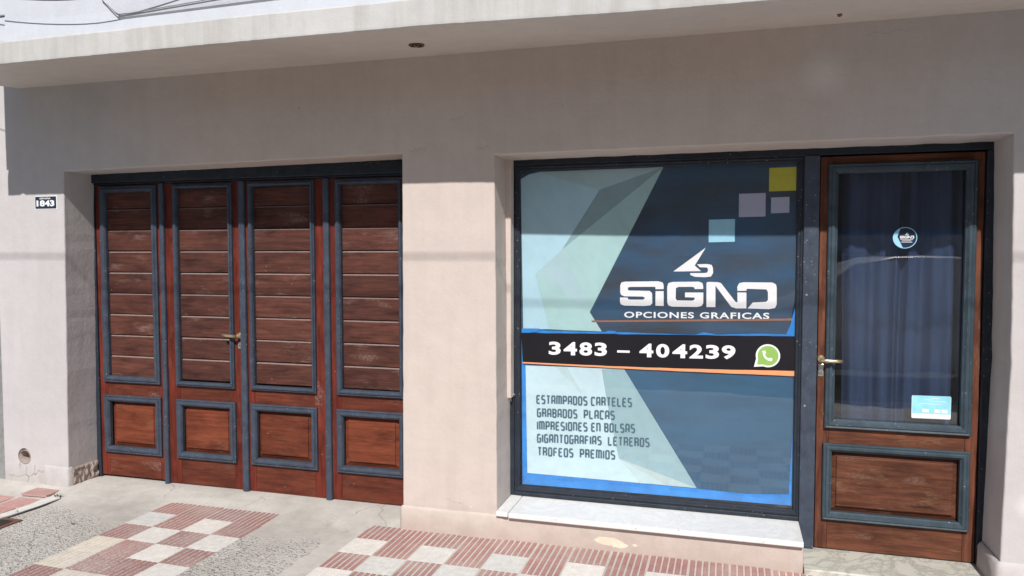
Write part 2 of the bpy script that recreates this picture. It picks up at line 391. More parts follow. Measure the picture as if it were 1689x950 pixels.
def tube(bm, pts, r, n=8, mi=0, cap=True):
    pts = [Vector(p) for p in pts]; rings = []
    for i, p in enumerate(pts):
        t = (pts[min(i+1, len(pts)-1)]-pts[max(i-1, 0)]).normalized()
        a = t.cross(Vector((0, 0, 1)));
        if a.length < .1: a = t.cross(Vector((1, 0, 0)))
        a.normalize(); b = t.cross(a); rr = r[i] if hasattr(r, '__len__') else r
        rings.append([bm.verts.new(p+(a*math.cos(2*math.pi*k/n)+b*math.sin(2*math.pi*k/n))*rr) for k in range(n)])
    for A, B in zip(rings, rings[1:]):
        for k in range(n):
            f = bm.faces.new((A[k], A[(k+1) % n], B[(k+1) % n], B[k])); f.smooth = True; f.material_index = mi
    if cap:
        for A in (rings[0], rings[-1]):
            try: bm.faces.new(A).material_index = mi
            except ValueError: pass
    return bm
def disc(bm, x, z, y, r, n=32, mi=0, rz=None):
    poly(bm, [(x+r*math.cos(2*math.pi*i/n), z+(rz or r)*math.sin(2*math.pi*i/n)) for i in range(n)], y, mi)
def text_mesh(bm, s, x0, z0, x1, z1, cap, y, mi=0, bold=0.0, spacing=1.0):
    """built-in font laid from (x0,z0) to (x1,z1) on the facade plane with the given cap height"""
    cu = bpy.data.curves.new('t', 'FONT'); cu.body = s; cu.size = 1; cu.offset = bold; cu.space_character = spacing; cu.resolution_u = 4
    t = bpy.data.objects.new('t', cu); COL.objects.link(t)
    dg = bpy.context.evaluated_depsgraph_get(); me = bpy.data.meshes.new_from_object(t.evaluated_get(dg))
    xs = [v.co.x for v in me.vertices]; ys = [v.co.y for v in me.vertices]
    ax, bx = min(xs), max(xs); ay, by = min(ys), max(ys)
    vs = []
    for v in me.vertices:
        u = (v.co.x-ax)/(bx-ax); q = (v.co.y-ay)/(by-ay)
        vs.append(bm.verts.new((x0+(x1-x0)*u, y, z0+(z1-z0)*u+cap*q)))
    for p in me.polygons:
        try:
            f = bm.faces.new([vs[i] for i in p.vertices]); f.normal_update(); f.material_index = mi
            if f.normal.y > 0: f.normal_flip()
        except ValueError: pass
    bpy.data.objects.remove(t); bpy.data.curves.remove(cu); bpy.data.meshes.remove(me)
# condensed squared capitals drawn as strokes (unit box)
GL = {
'A': [[(0,0),(0,.86),(.16,1),(.84,1),(1,.86),(1,0)], [(0,.40),(1,.40)]],
'B': [[(0,0),(0,1),(.75,1),(.95,.88),(.95,.64),(.8,.53),(0,.53)], [(.8,.53),(1,.42),(1,.14),(.82,0),(0,0)]],
'C': [[(1,.86),(.84,1),(.16,1),(0,.86),(0,.14),(.16,0),(1,0)]],
'D': [[(0,0),(0,1),(.8,1),(1,.84),(1,.16),(.8,0),(0,0)]],
'E': [[(1,1),(.16,1),(0,.86),(0,.14),(.16,0),(1,0)], [(0,.52),(.85,.52)]],
'F': [[(1,1),(.16,1),(0,.86),(0,0)], [(0,.52),(.85,.52)]],
'G': [[(1,1),(.16,1),(0,.86),(0,.14),(.16,0),(.84,0),(1,.14),(1,.50),(.5,.50)]],
'I': [[(.5,0),(.5,1)]],
'L': [[(0,1),(0,.14),(.16,0),(1,0)]],
'M': [[(0,0),(0,1),(.84,1),(1,.86),(1,0)], [(.5,1),(.5,0)]],
'N': [[(0,0),(0,1),(.80,1),(1,.82),(1,0)]],
'O': [[(.5,0),(.16,0),(0,.14),(0,.86),(.16,1),(.84,1),(1,.86),(1,.14),(.84,0),(.5,0)]],
'P': [[(0,0),(0,1),(.82,1),(1,.86),(1,.56),(.82,.44),(0,.44)]],
'R': [[(0,0),(0,1),(.82,1),(1,.86),(1,.60),(.82,.50),(0,.50)], [(.72,.50),(1,.34),(1,0)]],
'S': [[(1,1),(.18,1),(0,.86),(0,.64),(.18,.54),(.82,.48),(1,.36),(1,.14),(.82,0),(0,0)]],
'T': [[(0,1),(1,1)], [(.5,1),(.5,0)]],
}
WD = {'I': .0, 'M': 1.5, ' ': .55}
def stroke_text(bm, s, x0, z0, x1, z1, cap, sw, y, mi=0):
    gap = .75; adv = [(WD.get(c, 1.0), gap if c != ' ' else .35) for c in s]
    tot = sum(a+g for a, g in adv)-gap; u = (x1-x0)/tot; p = 0
    for c, (a, g) in zip(s, adv):
        if c in GL:
            for k, st in enumerate(GL[c]):
                pts = []
                for (gx, gz) in st:
                    X = x0+(p+(gx if c != 'I' else 0)*(a if c != 'I' else 0))*u; t = (X-x0)/(x1-x0)
                    pts.append((X, z0+(z1-z0)*t+sw/2+gz*(cap-sw)))
                strip(bm, pts, sw, y-.00012*k, mi)
        p += a+g

# ------------------------------------------------------------------ the ground
def h(x, y):
    z = 0
    if y > -.12 and x < -1.7: z += .036*min(1, (y+.12)/.3)
    if x < -3.9 and y > -.25: z += .022*min(1, (-3.9-x)/.3)*min(1, (y+.25)/.25)*(1 if y < 0 else max(0, 1-y/.25))
    if x > 0: z -= .012*min(1, x/.4)
    z += .0035*noise.noise(Vector((x*2.1, y*2.1, 0))) - .001
    if x > -2.0 and -2.2 < y < .01: z = min(z, -.0015) if x < 0 else -.006 if x < .2 else -.012
    if -3.38 < x < -2.59 and -1.75 < y < .0: z = .0012
    return z
def seg(a, b, st):
    n = max(1, round((b-a)/st)); return [a+(b-a)*i/n for i in range(n)]
xs = seg(-30, -7, 3)+seg(-7, -5, .4)+seg(-5, -1.9, .05)+seg(-1.9, 2, .12)+seg(2, 6, .5)+seg(6, 30, 3)+[30]
ys = seg(-4.2, -1.2, .25)+seg(-1.2, .45, .05)+[.45]
bm = nb(); grid = [[bm.verts.new((x, y, h(x, y))) for y in ys] for x in xs]
for i in range(len(xs)-1):
    for j in range(len(ys)-1):
        bm.faces.new((grid[i][j], grid[i+1][j], grid[i+1][j+1], grid[i][j+1])).smooth = True
for i in range(len(xs)-1):   # kerb face towards the street
    a, b = grid[i][0], grid[i+1][0]
    c = bm.verts.new((a.co.x, -4.21, -.16)); d = bm.verts.new((b.co.x, -4.21, -.16)); bm.faces.new((c, d, b, a))
pavement = tag(obj('pavement', bm, 'concrete'), 'worn pale concrete pavement with rough aggregate patches in front of the doors', kind='structure')
bm = nb(); vs = [bm.verts.new(p) for p in ((-900, -1400, -.17), (900, -1400, -.17), (900, 600, -.17), (-900, 600, -.17))]; bm.faces.new(vs)
tag(obj('ground', bm, 'asphalt'), kind='structure')
bm = nb(); box(bm, -60, 60, -12.4, -4.212, -.2, -.13)
tag(obj('road', bm, 'asphalt'), kind='structure')
bm = nb(); box(bm, -60, 60, -16, -12.41, -.2, -.01, .02)
tag(obj('far_pavement', bm, 'concrete'), kind='structure')

# tiles: six ribs across, each mesh shared
def tile_mesh(name, rib, groove, n=6, hgt=.0035, s=.1955, smooth=False):
    bm = nb(); y0, y1 = -s/2, s/2; prof = []
    if smooth: prof = [(-s/2, -.012), (-s/2+.001, .0), (s/2-.001, .0), (s/2, -.012)]; mids = [0, 0, 0]
    else:
        p = s/n; mids = []
        prof.append((-s/2, -.012)); prof.append((-s/2, -hgt)); mids.append(1)
        for i in range(n):
            a = -s/2+i*p
            prof += [(a+p*.13, -hgt), (a+p*.20, 0), (a+p*.80, 0), (a+p*.87, -hgt)]
            mids += [1, 0, 0, 0]
        prof += [(s/2, -hgt), (s/2, -.012)]; mids += [1, 1]
    A = [bm.verts.new((x, y0, z)) for x, z in prof]; B = [bm.verts.new((x, y1, z)) for x, z in prof]
    for i in range(len(prof)-1):
        f = bm.faces.new((A[i], A[i+1], B[i+1], B[i])); f.material_index = mids[i]
    bm.faces.new(A[::-1]).material_index = 0; bm.faces.new(B).material_index = 0
    me = bpy.data.meshes.new(name); bm.to_mesh(me); bm.free()
    me.materials.append(M[rib]); me.materials.append(M[groove]); return me
T_red = tile_mesh('ribbed_red_tile', 'red', 'groove'); T_white = tile_mesh('ribbed_white_tile', 'white', 'white', hgt=.0012)
T_redA = tile_mesh('worn_ribbed_red_tile', 'red', 'red', hgt=.003)
T_cream = tile_mesh('stained_ribbed_tile', 'cream', 'white', hgt=.0012); T_flat = tile_mesh('flat_red_tile', 'redflat', 'redflat', smooth=True)
def put_tile(me, x, y, z, rot=0.0):
    o = bpy.data.objects.new('tile', me); COL.objects.link(o); o.parent = pavement
    o.location = (x, y, z); o.rotation_euler = (R(random.uniform(-.25, .25)), R(random.uniform(-.25, .25)), rot+R(random.uniform(-.25, .25))); return o
for i in range(19):
    for j in range(9):
        x = -1.98+.2*i+.1; y = -.2*j-.1; zz = .001 if x < .2 else -.002
        if x > .3 and j == 0: zz = -.006
        put_tile(T_red if (j == 0 or (i+j) % 2 == 0) else T_white, x, y, zz+random.uniform(-.0008, .0008))
ca, sa = math.cos(R(-1.3)), math.sin(R(-1.3))
for i in range(4):
    for j in range(9):
        u, v = .2*i+.1, -.2*j-.1; x = -3.382+u*ca-v*sa*0; y = .026+u*sa+v*ca
        red = j == 0 or (i+j) % 2 == 0
        if (i, j) in ((1, 4), (0, 5)): red = True
        if (i, j) in ((0, 4), (1, 5)): red = False
        me = T_redA if red else (T_cream if (i, j) in ((0, 3), (0, 4), (1, 5)) else T_white)
        put_tile(me, x, y, .0035+random.uniform(-.0006, .0006), R(-1.3))
for x, y, r in ((-4.292, -.245, 2), (-4.325, -.452, 2), (-4.30, -.072, 4), (-4.52, -.26, 1), (-4.54, -.47, 1), (-4.36, -.66, 2), (-4.57, -.68, 1)):
    put_tile(T_flat, x, y, h(x, y)+.005, R(r))
def blob(bm, pts, z, th, mi=0):
    vs = [bm.verts.new((x, y, h(x, y)+z)) for x, y in pts]; bs = [bm.verts.new((x, y, -.03)) for x, y in pts]
    f = bm.faces.new(vs); f.normal_update(); f.material_index = mi
    if f.normal.z < 0: f.normal_flip()
    for i in range(len(pts)):
        j = (i+1) % len(pts); bm.faces.new((vs[i], vs[j], bs[j], bs[i])).material_index = mi
bm = nb(); blob(bm, [(-4.19, -.165), (-4.15, -.120), (-4.10, -.150), (-4.115, -.30), (-4.135, -.45), (-4.17, -.62), (-4.22, -.95), (-4.25, -.95), (-4.215, -.60), (-4.188, -.36)], .010, 0)
obj('cement_strip', bm, 'white', pavement)
bm = nb(); blob(bm, [(-4.112, -.16), (-4.098, -.155), (-4.10, -.30), (-4.12, -.47), (-4.15, -.63), (-4.17, -.63), (-4.137, -.46), (-4.118, -.31)], .0035, 0)
obj('joint_crack', bm, 'hole', pavement)
bm = nb(); box(bm, -4.145, -4.0, -.80, -.50, -.02, .006, .002); box(bm, -4.12, -4.03, -.78, -.535, .005, .0075, .001, 1)
t = obj('meter_cover', bm, ['rust', 'hole'], None, loc=(-4.07, -.65, 0)); tag(t, 'small rusty iron meter cover with a dark opening in the rough concrete at lower left', 'cover')
# a dead leaf and small grit lying on the apron
bm = nb()
for (x, y, s, a) in ((-3.35, -.30, .016, .3),):
    vs = [bm.verts.new((x+s*math.cos(t)*(1 if k % 2 else .6), y+s*.6*math.sin(t), h(x, y)+.006+.006*math.sin(2*t+a))) for k, t in enumerate([i*math.pi/4 for i in range(8)])]
    c = bm.verts.new((x, y, h(x, y)+.004))
    for i in range(8): bm.faces.new((vs[i], vs[(i+1) % 8], c))
# placed where the photo shows it, on the aggregate left of the ramp tiles
bmesh.ops.translate(bm, verts=bm.verts, vec=(-.31, -.17, 0))
tag(obj('dead_leaf', bm, 'rust', None, loc=(-3.66, -.47, 0)), 'single dry curled leaf lying on the rough concrete left of the ramp tiles', 'leaf')
def tuft(x, y, n, hh):
    bm = nb()
    for i in range(n):
        a = random.uniform(0, 6.28); l = random.uniform(.5, 1)*hh; r = random.uniform(.004, .012); px, py = x+random.uniform(-.015, .015), y+random.uniform(-.015, .015); z = h(x, y)
        d = Vector((math.cos(a), math.sin(a), 0)); p = Vector((px, py, z-.002)); sd = Vector((-d.y, d.x, 0))*.0022
        q = p+Vector((0, 0, l*.6))+d*r; e = p+Vector((0, 0, l))+d*r*2.6
        v = [bm.verts.new(c) for c in (p-sd, p+sd, q+sd*.8, q-sd*.8, e)]
        bm.faces.new(v[:4]); bm.faces.new((v[3], v[2], v[4]))
    return bm
M['weed'] = flat('dry_weed', (.085, .09, .055), .8, .4)
tag(obj('weed_tuft', tuft(-4.135, -.135, 26, .035), 'weed', None, loc=(-4.135, -.135, 0)), 'small dark weed tuft growing at the end of the white cement strip', 'weed')
tag(obj('weed_tuft', tuft(-4.15, -.43, 14, .022), 'weed', None, loc=(-4.15, -.43, 0)), 'tiny low weed tuft in the crack beside the white cement strip, nearer the street', 'weed')

# ------------------------------------------------------------------ the building
house = empty('shop_building', (-1.5, 0, 0), 'beige rendered street front with flat projecting canopy, folding garage door, shop window and glazed door', 'building')
OUT = [(-4.735, -.3), (-4.193, -.3), (-4.183, .6), (-4.170, 1.25), (-4.156, 2.110), (-3.0, 2.120), (-1.771, 2.134), (-1.773, 1.296), (-1.785, -.3), (.368, -.3), (.368, .137),
       (-1.217, .137), (-1.221, 1.3), (-1.229, 2.108), (.0, 2.113), (1.222, 2.114), (1.237, 1.07), (1.216, .1), (1.214, -.3), (3.4, -.3), (3.4, 2.72), (-4.735, 2.72)]
pts = []
for a, b in zip(OUT, OUT[1:]+OUT[:1]):
    a, b = Vector(a), Vector(b); n = max(1, int((b-a).length/.05))
    edge = (a.x > -4.7 and a.x < 3.3) and (b.x > -4.7 and b.x < 3.3)
    t = (b-a).normalized(); nn = Vector((-t.y, t.x))
    for i in range(n):
        p = a.lerp(b, i/n); j = (noise.noise(Vector((p.x*9, p.y*9, 3)))*.0030+noise.noise(Vector((p.x*33, p.y*33, 8)))*.0016) if edge else 0
        pts.append(p+nn*j)
def inset(pts, d):
    r = []; n = len(pts)
    for i in range(n):
        a = (pts[i]-pts[i-1]).normalized(); b = (pts[(i+1) % n]-pts[i]).normalized(); t = (a+b)
        t = t.normalized() if t.length > 1e-4 else a; nn = Vector((-t.y, t.x)); c = max(.5, nn.dot(Vector((-a.y, a.x)))); r.append(pts[i]+nn*d/c)
    return r
HC = (-4.557, .211); hole = [Vector((HC[0]+.055*math.cos(a), HC[1]+.055*math.sin(a))) for a in [-2*math.pi*i/28 for i in range(28)]]
bm = nb(); loops = []
for d, y in ((.007, 0), (.0025, .002), (0, .007), (0, .345)):
    loops.append([bm.verts.new((p.x, y, p.y)) for p in inset(pts, d)])
for A, B in zip(loops, loops[1:]):
    for i in range(len(A)):
        j = (i+1) % len(A); bm.faces.new((A[i], A[j], B[j], B[i]))
ins = inset(pts, .007); hv = [bm.verts.new((p.x, 0, p.y)) for p in hole]; allv = loops[0]+hv
for t in tessellate_polygon([[p.to_3d() for p in ins], [p.to_3d() for p in hole]]):
    try:
        f = bm.faces.new([allv[i] for i in t]); f.normal_update()
        if f.normal.y > 0: f.normal_flip()
    except ValueError: pass
hb = [bm.verts.new((p.x*1, .11, p.y)) for p in hole]
for i in range(28): bm.faces.new((hv[i], hv[(i+1) % 28], hb[(i+1) % 28], hb[i]))
bm.faces.new(hb)
wall = obj('wall', bm, 'wall', house)
bm = nb(); n = 28
rr = [[bm.verts.new((HC[0]+.006+r*math.cos(2*math.pi*i/n), y, HC[1]-.004+r*math.sin(2*math.pi*i/n))) for i in range(n)] for r, y in ((.048, .1), (.048, -.002), (.044, -.003), (.044, .1))]
for A, B in zip(rr, rr[1:]):
    for i in range(n): bm.faces.new((A[i], A[(i+1) % n], B[(i+1) % n], B[i]))
obj('drain_pipe', bm, 'rough', wall, True)
# cracks in the render below the pipe, corner chips
bm = nb()
M['soft_crack'] = flat('filled_crack', (.47, .405, .38), .9)
def crackline(p, q, w, n=9, amp=.012, y=-.0006):
    bm = nb()
    p, q = Vector(p), Vector(q); L = [p.lerp(q, i/n)+Vector((random.uniform(-amp, amp), random.uniform(-amp, amp)))*(0 < i < n) for i in range(n+1)]
    strip(bm, [tuple(v) for v in L], w, y); obj('wall_crack', bm, 'rough' if p.x < -4 else 'soft_crack', wall)
crackline((-4.545, .150), (-4.53, .03), .0035); crackline((-4.70, .075), (-4.50, .085), .003); crackline((-4.50, .085), (-4.40, .13), .0045); crackline((-4.47, .16), (-4.47, .09), .0025)
crackline((-4.59, .18), (-4.60, .12), .003); crackline((-1.20, .135), (-1.19, .0), .0022, y=-.001); crackline((-1.52, .20), (-1.42, .185), .003); crackline((-1.86, 2.34), (-1.85, 2.46), .002)
crackline((-1.50, 2.30), (-1.36, 2.335), .0025); crackline((-1.72, 2.145), (-1.62, 2.16), .003); crackline((-1.33, 2.15), (-1.25, 2.155), .003); crackline((.6, 2.60), (.8, 2.615), .0025)
def lump(cx, cz, rx, rz, n=22, y=-.0012, sd=0):
    bm = nb()
    poly(bm, [(cx+rx*math.cos(a)*(1+.35*noise.noise(Vector((math.cos(a)*1.7, math.sin(a)*1.7, sd)))), cz+rz*math.sin(a)*(1+.45*noise.noise(Vector((math.cos(a)*2.5, math.sin(a)*2.5, sd+5))))) for a in [2*math.pi*i/n for i in range(n)]], y); obj('paint_chip', bm, 'pale_chip', wall)
lump(-.60, .052, .072, .021, sd=2); lump(-.545, .040, .045, .018, sd=4, y=-.0018); lump(-.46, .045, .012, .008, sd=9); lump(-1.37, .165, .008, .006, sd=1)
# skirting bands
def skirting(pl, ztop, th=.011):
    bm = nb(); n = len(pl); prof = [(0, ztop+.008), (th*.45, ztop+.003), (th, ztop-.010), (th*1.15, .06), (th*1.5, -.05)]
    rows = []
    for (x, y, dx, dy) in pl:
        rows.append([bm.verts.new((x+dx*(d+.0015*noise.noise(Vector((x*8, y*8, z*9)))), y+dy*(d+.0022*noise.noise(Vector((x*8, y*8+3, z*9)))), z+.004*noise.noise(Vector((x*5, y*5, 1))))) for d, z in prof])
    for A, B in zip(rows, rows[1:]):
        for i in range(len(prof)-1): bm.faces.new((A[i], B[i], B[i+1], A[i+1])).smooth = True
    bmesh.ops.recalc_face_normals(bm, faces=bm.faces); return obj('skirting', bm, 'wall', wall)
skirting([(-4.39, 0, 0, -.1)]+[(x, 0, 0, -1) for x in seg(-4.38, -4.20, .04)]+[(-4.195, 0, .3, -1), (-4.192, .003, 1, -.2), (-4.190, .03, 1, 0)], .157, .008)
skirting([(-1.787, .25, -1, 0), (-1.786, .004, -1, -.2)]+[(-1.783, 0, -.3, -1)]+[(x, 0, 0, -1) for x in seg(-1.775, -1.22, .05)]+[(-1.19, 0, 0, -.6), (-1.17, 0, 0, 0)], .128)
skirting([(1.213, .25, -1, 0), (1.213, .10, -1, 0), (1.2135, .004, -1, -.2), (1.216, 0, -.3, -1)]+[(x, 0, 0, -1) for x in seg(1.23, 3.4, .1)], .145, .016)
# bare render at the foot of the left garage jamb
bm = nb(); ny, nz = 22, 14; g = []
for i in range(ny+1):
    row = []
    for j in range(nz+1):
        y = .010+.245*i/ny; z = -.02+(.175)*j/nz; ed = min(i, ny-i, 2)/2*min(nz-j, 1)
        d = .010+.016*noise.noise(Vector((y*28, z*28, 4)))+.012*abs(noise.noise(Vector((y*60, z*20, 9))))
        row.append(bm.verts.new((-4.190+max(-.003, d*ed), y, z+.006*noise.noise(Vector((y*20, 0, 0)))*(j == nz))))
    g.append(row)
for i in range(ny):
    for j in range(nz): bm.faces.new((g[i][j], g[i+1][j], g[i+1][j+1], g[i][j+1]))
obj('bare_render', bm, 'rough', wall)
# mortar fillets round the frames
bm = nb(); box(bm, -1.26, -1.196, .205, .30, .745, 2.112, .004); obj('mortar_fillet', bm, 'wall', wall)
bm = nb()
zs = seg(.04, 2.1, .05)
for a, b in zip(zs, zs[1:]):
    wa = .012+.010*noise.noise(Vector((0, a*7, 1))); wb = .012+.010*noise.noise(Vector((0, b*7, 1)))
    v = [bm.verts.new(c) for c in ((-4.21, .246, a), (-4.193+wa+.012*(2.1-a)/-2.1*0, .246, a), (-4.193+wb, .246, b), (-4.21, .246, b))]
    v2 = [bm.verts.new(c.co+Vector((0, .02, 0))) for c in v]
    bm.faces.new(v); bm.faces.new((v[1], v2[1], v2[2], v[2]))
obj('mortar_fillet', bm, 'white', wall)

# canopy slab, parapet
FZ = [(-4.505, 2.600), (-2.3, 2.604), (-1.34, 2.601), (-.41, 2.579), (.2, 2.574), (3.4, 2.566)]
def fz(x):
    for (a, za), (b, zb) in zip(FZ, FZ[1:]):
        if x <= b: return za+(zb-za)*(x-a)/(b-a)
    return FZ[-1][1]
bm = nb(); rows = []
for x in seg(-4.505, 3.4, .025)+[3.4]:
    j = .0018*noise.noise(Vector((x*7, 1, 0)))+.002*noise.noise(Vector((x*30, 2, 0)))
    chip = .006 if noise.noise(Vector((x*6.5, 9, 4))) > .52 else 0
    zt = fz(x)+.122+.004*noise.noise(Vector((x*1.3, 5, 0)))+ (.004 if x > -2.95 else 0)
    zb = fz(x)+j+chip
    rows.append([bm.verts.new(c) for c in ((x, .2, 2.664), (x, 0, 2.662), (x, -.36, (2.662+fz(x))/2+.003), (x, -.700+chip, fz(x)+.001), (x, -.711+chip, zb+.004), (x, -.712, zb+.014), (x, -.712+.001*j, zt-.008), (x, -.706, zt), (x, .2, zt+.01))])
for A, B in zip(rows, rows[1:]):
    for i in range(len(A)-1):
        f = bm.faces.new((A[i], B[i], B[i+1], A[i+1])); f.material_index = 0 if i > 2 else 1
bm.faces.new(rows[0]); bm.faces.new(rows[-1][::-1])
bmesh.ops.recalc_face_normals(bm, faces=bm.faces)
canopy = obj('canopy', bm, ['slab', 'soffit'], house)
bm = nb(); rows = []
for x in seg(-3.785, 3.4, .1)+[3.4]:
    zt = fz(x)+.124
    rows.append([bm.verts.new(c) for c in ((x, -.704, zt-.01), (x, -.700, zt+.03), (x, -.694, zt+.10), (x, -.690, zt+.4), (x, -.688, 3.7), (x, -.4, 3.7), (x, -.4, zt-.01))])
for A, B in zip(rows, rows[1:]):
    for i in range(len(A)-1): bm.faces.new((A[i], B[i], B[i+1], A[i+1]))
bm.faces.new(rows[0]); bmesh.ops.recalc_face_normals(bm, faces=bm.faces)
obj('parapet', bm, 'parapet', house)
bm = nb(); box(bm, -4.52, -3.787, -.672, -.4, 2.735, 2.866, .004); box(bm, -4.52, -3.787, -.68, -.4, 2.874, 3.7, .004)
obj('parapet', bm, 'parapet', house)
# rounded balcony base above the canopy with a mitred left end
bm = nb(); prof = [(-.690, 2.765), (-.700, 2.782), (-.708, 2.788), (-.7105, 2.800), (-.7125, 2.818), (-.7145, 2.85), (-.716, 2.90), (-.718, 3.6), (-.69, 3.6)]
ends = []
for x, dz in ((-2.985, -.004), (3.4, .10)):
    ends.append([bm.verts.new((x-(0 if x > 0 else (z-2.752)*.95*(z < 3.2)+(.42 if z >= 3.2 else 0)), y, z+dz*(z < 3.2))) for y, z in prof])
for i in range(len(prof)-1): bm.faces.new((ends[0][i], ends[1][i], ends[1][i+1], ends[0][i+1]))
bm.faces.new(ends[0]); bm.faces.new(ends[1][::-1]); bmesh.ops.recalc_face_normals(bm, faces=bm.faces)
obj('balcony_base', bm, 'parapet', house)
# interior shell behind the openings
bm = nb(); box(bm, -4.73, 3.39, .36, 4.0, -.25, 2.74); bmesh.ops.reverse_faces(bm, faces=bm.faces)
# leave the street side open: the doors and wall close it
fs = [f for f in bm.faces if all(abs(v.co.y-.36) < 1e-4 for v in f.verts)]; bmesh.ops.delete(bm, geom=fs, context='FACES')
obj('room', bm, 'room', house)
bm = nb(); box(bm, -4.735, 3.4, .35, 4.1, 2.745, 3.6); box(bm, -4.74, -4.731, .35, 4.1, -.3, 3.6); box(bm, 3.4, 3.41, .35, 4.1, -.3, 3.6); box(bm, -4.73, 3.39, 4.01, 4.1, -.3, 2.74)
obj('upper_storey', bm, 'parapet', house)

# marble sill and threshold
bm = nb(); box(bm, -1.2160, -1.1475, -.030, .315, .136, .163, .005); obj('sill_slab', bm, 'marble', house)
bm = nb(); box(bm, -1.1445, .366, -.032, .315, .133, .1615, .005); obj('sill_slab', bm, 'marble', house)
bm = nb(); box(bm, .371, 1.206, -.012, .34, -.05, .0235, .006); obj('threshold', bm, 'threshold', house)

# ------------------------------------------------------------------ folding garage door
YG = .25
GM = [(0, 0), (0, .016), (.006, .021), (.013, .018), (.018, .026), (.028, .028), (.037, .022), (.044, .010), (.044, -.012)]
bm = nb()
box(bm, -4.215, -4.156, YG-.012, .34, .03, 2.08, .004)                        # left post
box(bm, -4.215, -1.70, YG-.030, .34, 2.052, 2.13, .006); box(bm, -4.17, -1.70, YG-.012, .34, 2.040, 2.0515, .003)
gframe = obj('garage_frame', bm, 'frame', house)
LEAF = [(-4.154, -3.608, -4.110, -3.648, -4.066, -3.692), (-3.602, -2.995, -3.518, -3.067, -3.487, -3.104), (-2.990, -2.392, -2.946, -2.472, -2.916, -2.515), (-2.386, -1.76, -2.328, -1.870, -2.291, -1.914)]
for n, (a, b, o0, o1, i0, i1) in enumerate(LEAF):
    zb = (.052, .042, .038, .040)[n]; top = 2.039
    bm = nb()
    e = .003
    for (x0, x1, z0, z1, mi) in ((a, o0+.02, zb, top, 0), (o1-.02, b, zb, top, 0),):
        box(bm, x0, x1, YG, YG+.035, z0, z1, .002, mi)
    for (z0, z1) in ((zb, .235), (.590, .725), (2.01, top)):
        box(bm, o0+.021, o1-.021, YG+.0008, YG+.034, z0, z1, .002, 1)
    leaf = obj('door_leaf', bm, ['stile', 'rail'], house)
    bm = nb(); w0 = .044 if n != 1 else .035
    pr = [(t*(i0-o0)/.044, d) for t, d in GM]
    ring(bm, o0, o1, .700, 2.030, pr, YG-.0005); obj('moulding', bm, 'grey', leaf)
    bm = nb(); ring(bm, o0-.004, o1+.003, .214, .611, [(t*1.02, d) for t, d in GM], YG-.0005); obj('moulding', bm, 'grey', leaf)
    for k in range(9):                                                             # horizontal boards
        z0 = .742+.1425*k-.002+random.uniform(-.0012, .0012); z1 = z0+.1425-.0045; z0, z1 = max(z0, .728), min(z1, 2.0)
        bm = nb(); x0, x1 = i0-.006, i1+.006; yy = YG+.012+random.uniform(-.0012, .0012)
        vs = [(x0, z0, yy+.008), (x1, z0, yy+.008), (x1, z1, yy+.009), (x0, z1, yy+.009), (x0, z0+.003, yy), (x1, z0+.003, yy), (x1, z1-.0075, yy), (x0, z1-.0075, yy)]
        V = [bm.verts.new((x, y, z)) for x, z, y in vs]
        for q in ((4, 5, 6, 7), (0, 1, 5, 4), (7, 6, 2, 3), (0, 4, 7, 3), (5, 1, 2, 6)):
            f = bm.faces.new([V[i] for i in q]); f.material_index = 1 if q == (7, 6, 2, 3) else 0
        W = [bm.verts.new((v.co.x, .275, v.co.z)) for v in V[:4]]
        for i in range(4): bm.faces.new((V[i], V[(i+1) % 4], W[(i+1) % 4], W[i]))
        bmesh.ops.recalc_face_normals(bm, faces=bm.faces)
        obj('plank', bm, ['plank', 'sunlit_worn_edge' if 'sunlit_worn_edge' in M else 'plank'], leaf)
    bm = nb(); box(bm, o0+.01, o1-.01, .278, .284, .20, 2.03); obj('backing', bm, 'darkgap', leaf)
    x0, x1, z0, z1 = i0, i1, .255, .570; bm = nb()                                # raised field
    loops = []
    for t, y in ((-.006, YG+.026), (0, YG+.024), (.006, YG+.022), (.029, YG+.010), (.0305, YG+.004), (.034, YG+.0025)):
        loops.append([bm.verts.new((x, y, z)) for x, z in ((x0+t, z0+t), (x1-t, z0+t), (x1-t, z1-t), (x0+t, z1-t))])
    for A, B in zip(loops, loops[1:]):
        for i in range(4): bm.faces.new((A[i], A[(i+1) % 4], B[(i+1) % 4], B[i]))
    bm.faces.new(loops[-1]); bmesh.ops.recalc_face_normals(bm, faces=bm.faces)
    for f in bm.faces:
        if f.normal.y > 0 and len(bm.faces) == 0: f.normal_flip()
    obj('raised_panel', bm, 'panel', leaf)
    if n < 3:
        mx = (-3.605, -2.9925, -2.389)[n]; hw = (.0175, .023, .021)[n]; zz = (.024, .028, .016)[n]
        bm = nb(); P = [(-hw, 0), (-hw, -.014), (-hw*.75, -.021), (-hw*.2, -.024), (hw*.35, -.024), (hw*.85, -.019), (hw, -.012), (hw, 0)]
        A = [bm.verts.new((mx+x-.0, YG-.001+y, zz)) for x, y in P]; B = [bm.verts.new((mx+x, YG-.001+y, 2.036)) for x, y in P]
        for i in range(len(P)-1): bm.faces.new((A[i], A[i+1], B[i+1], B[i]))
        bm.faces.new(A); bm.faces.new(B[::-1]); bmesh.ops.recalc_face_normals(bm, faces=bm.faces)
        obj('cover_strip', bm, 'grey', leaf)
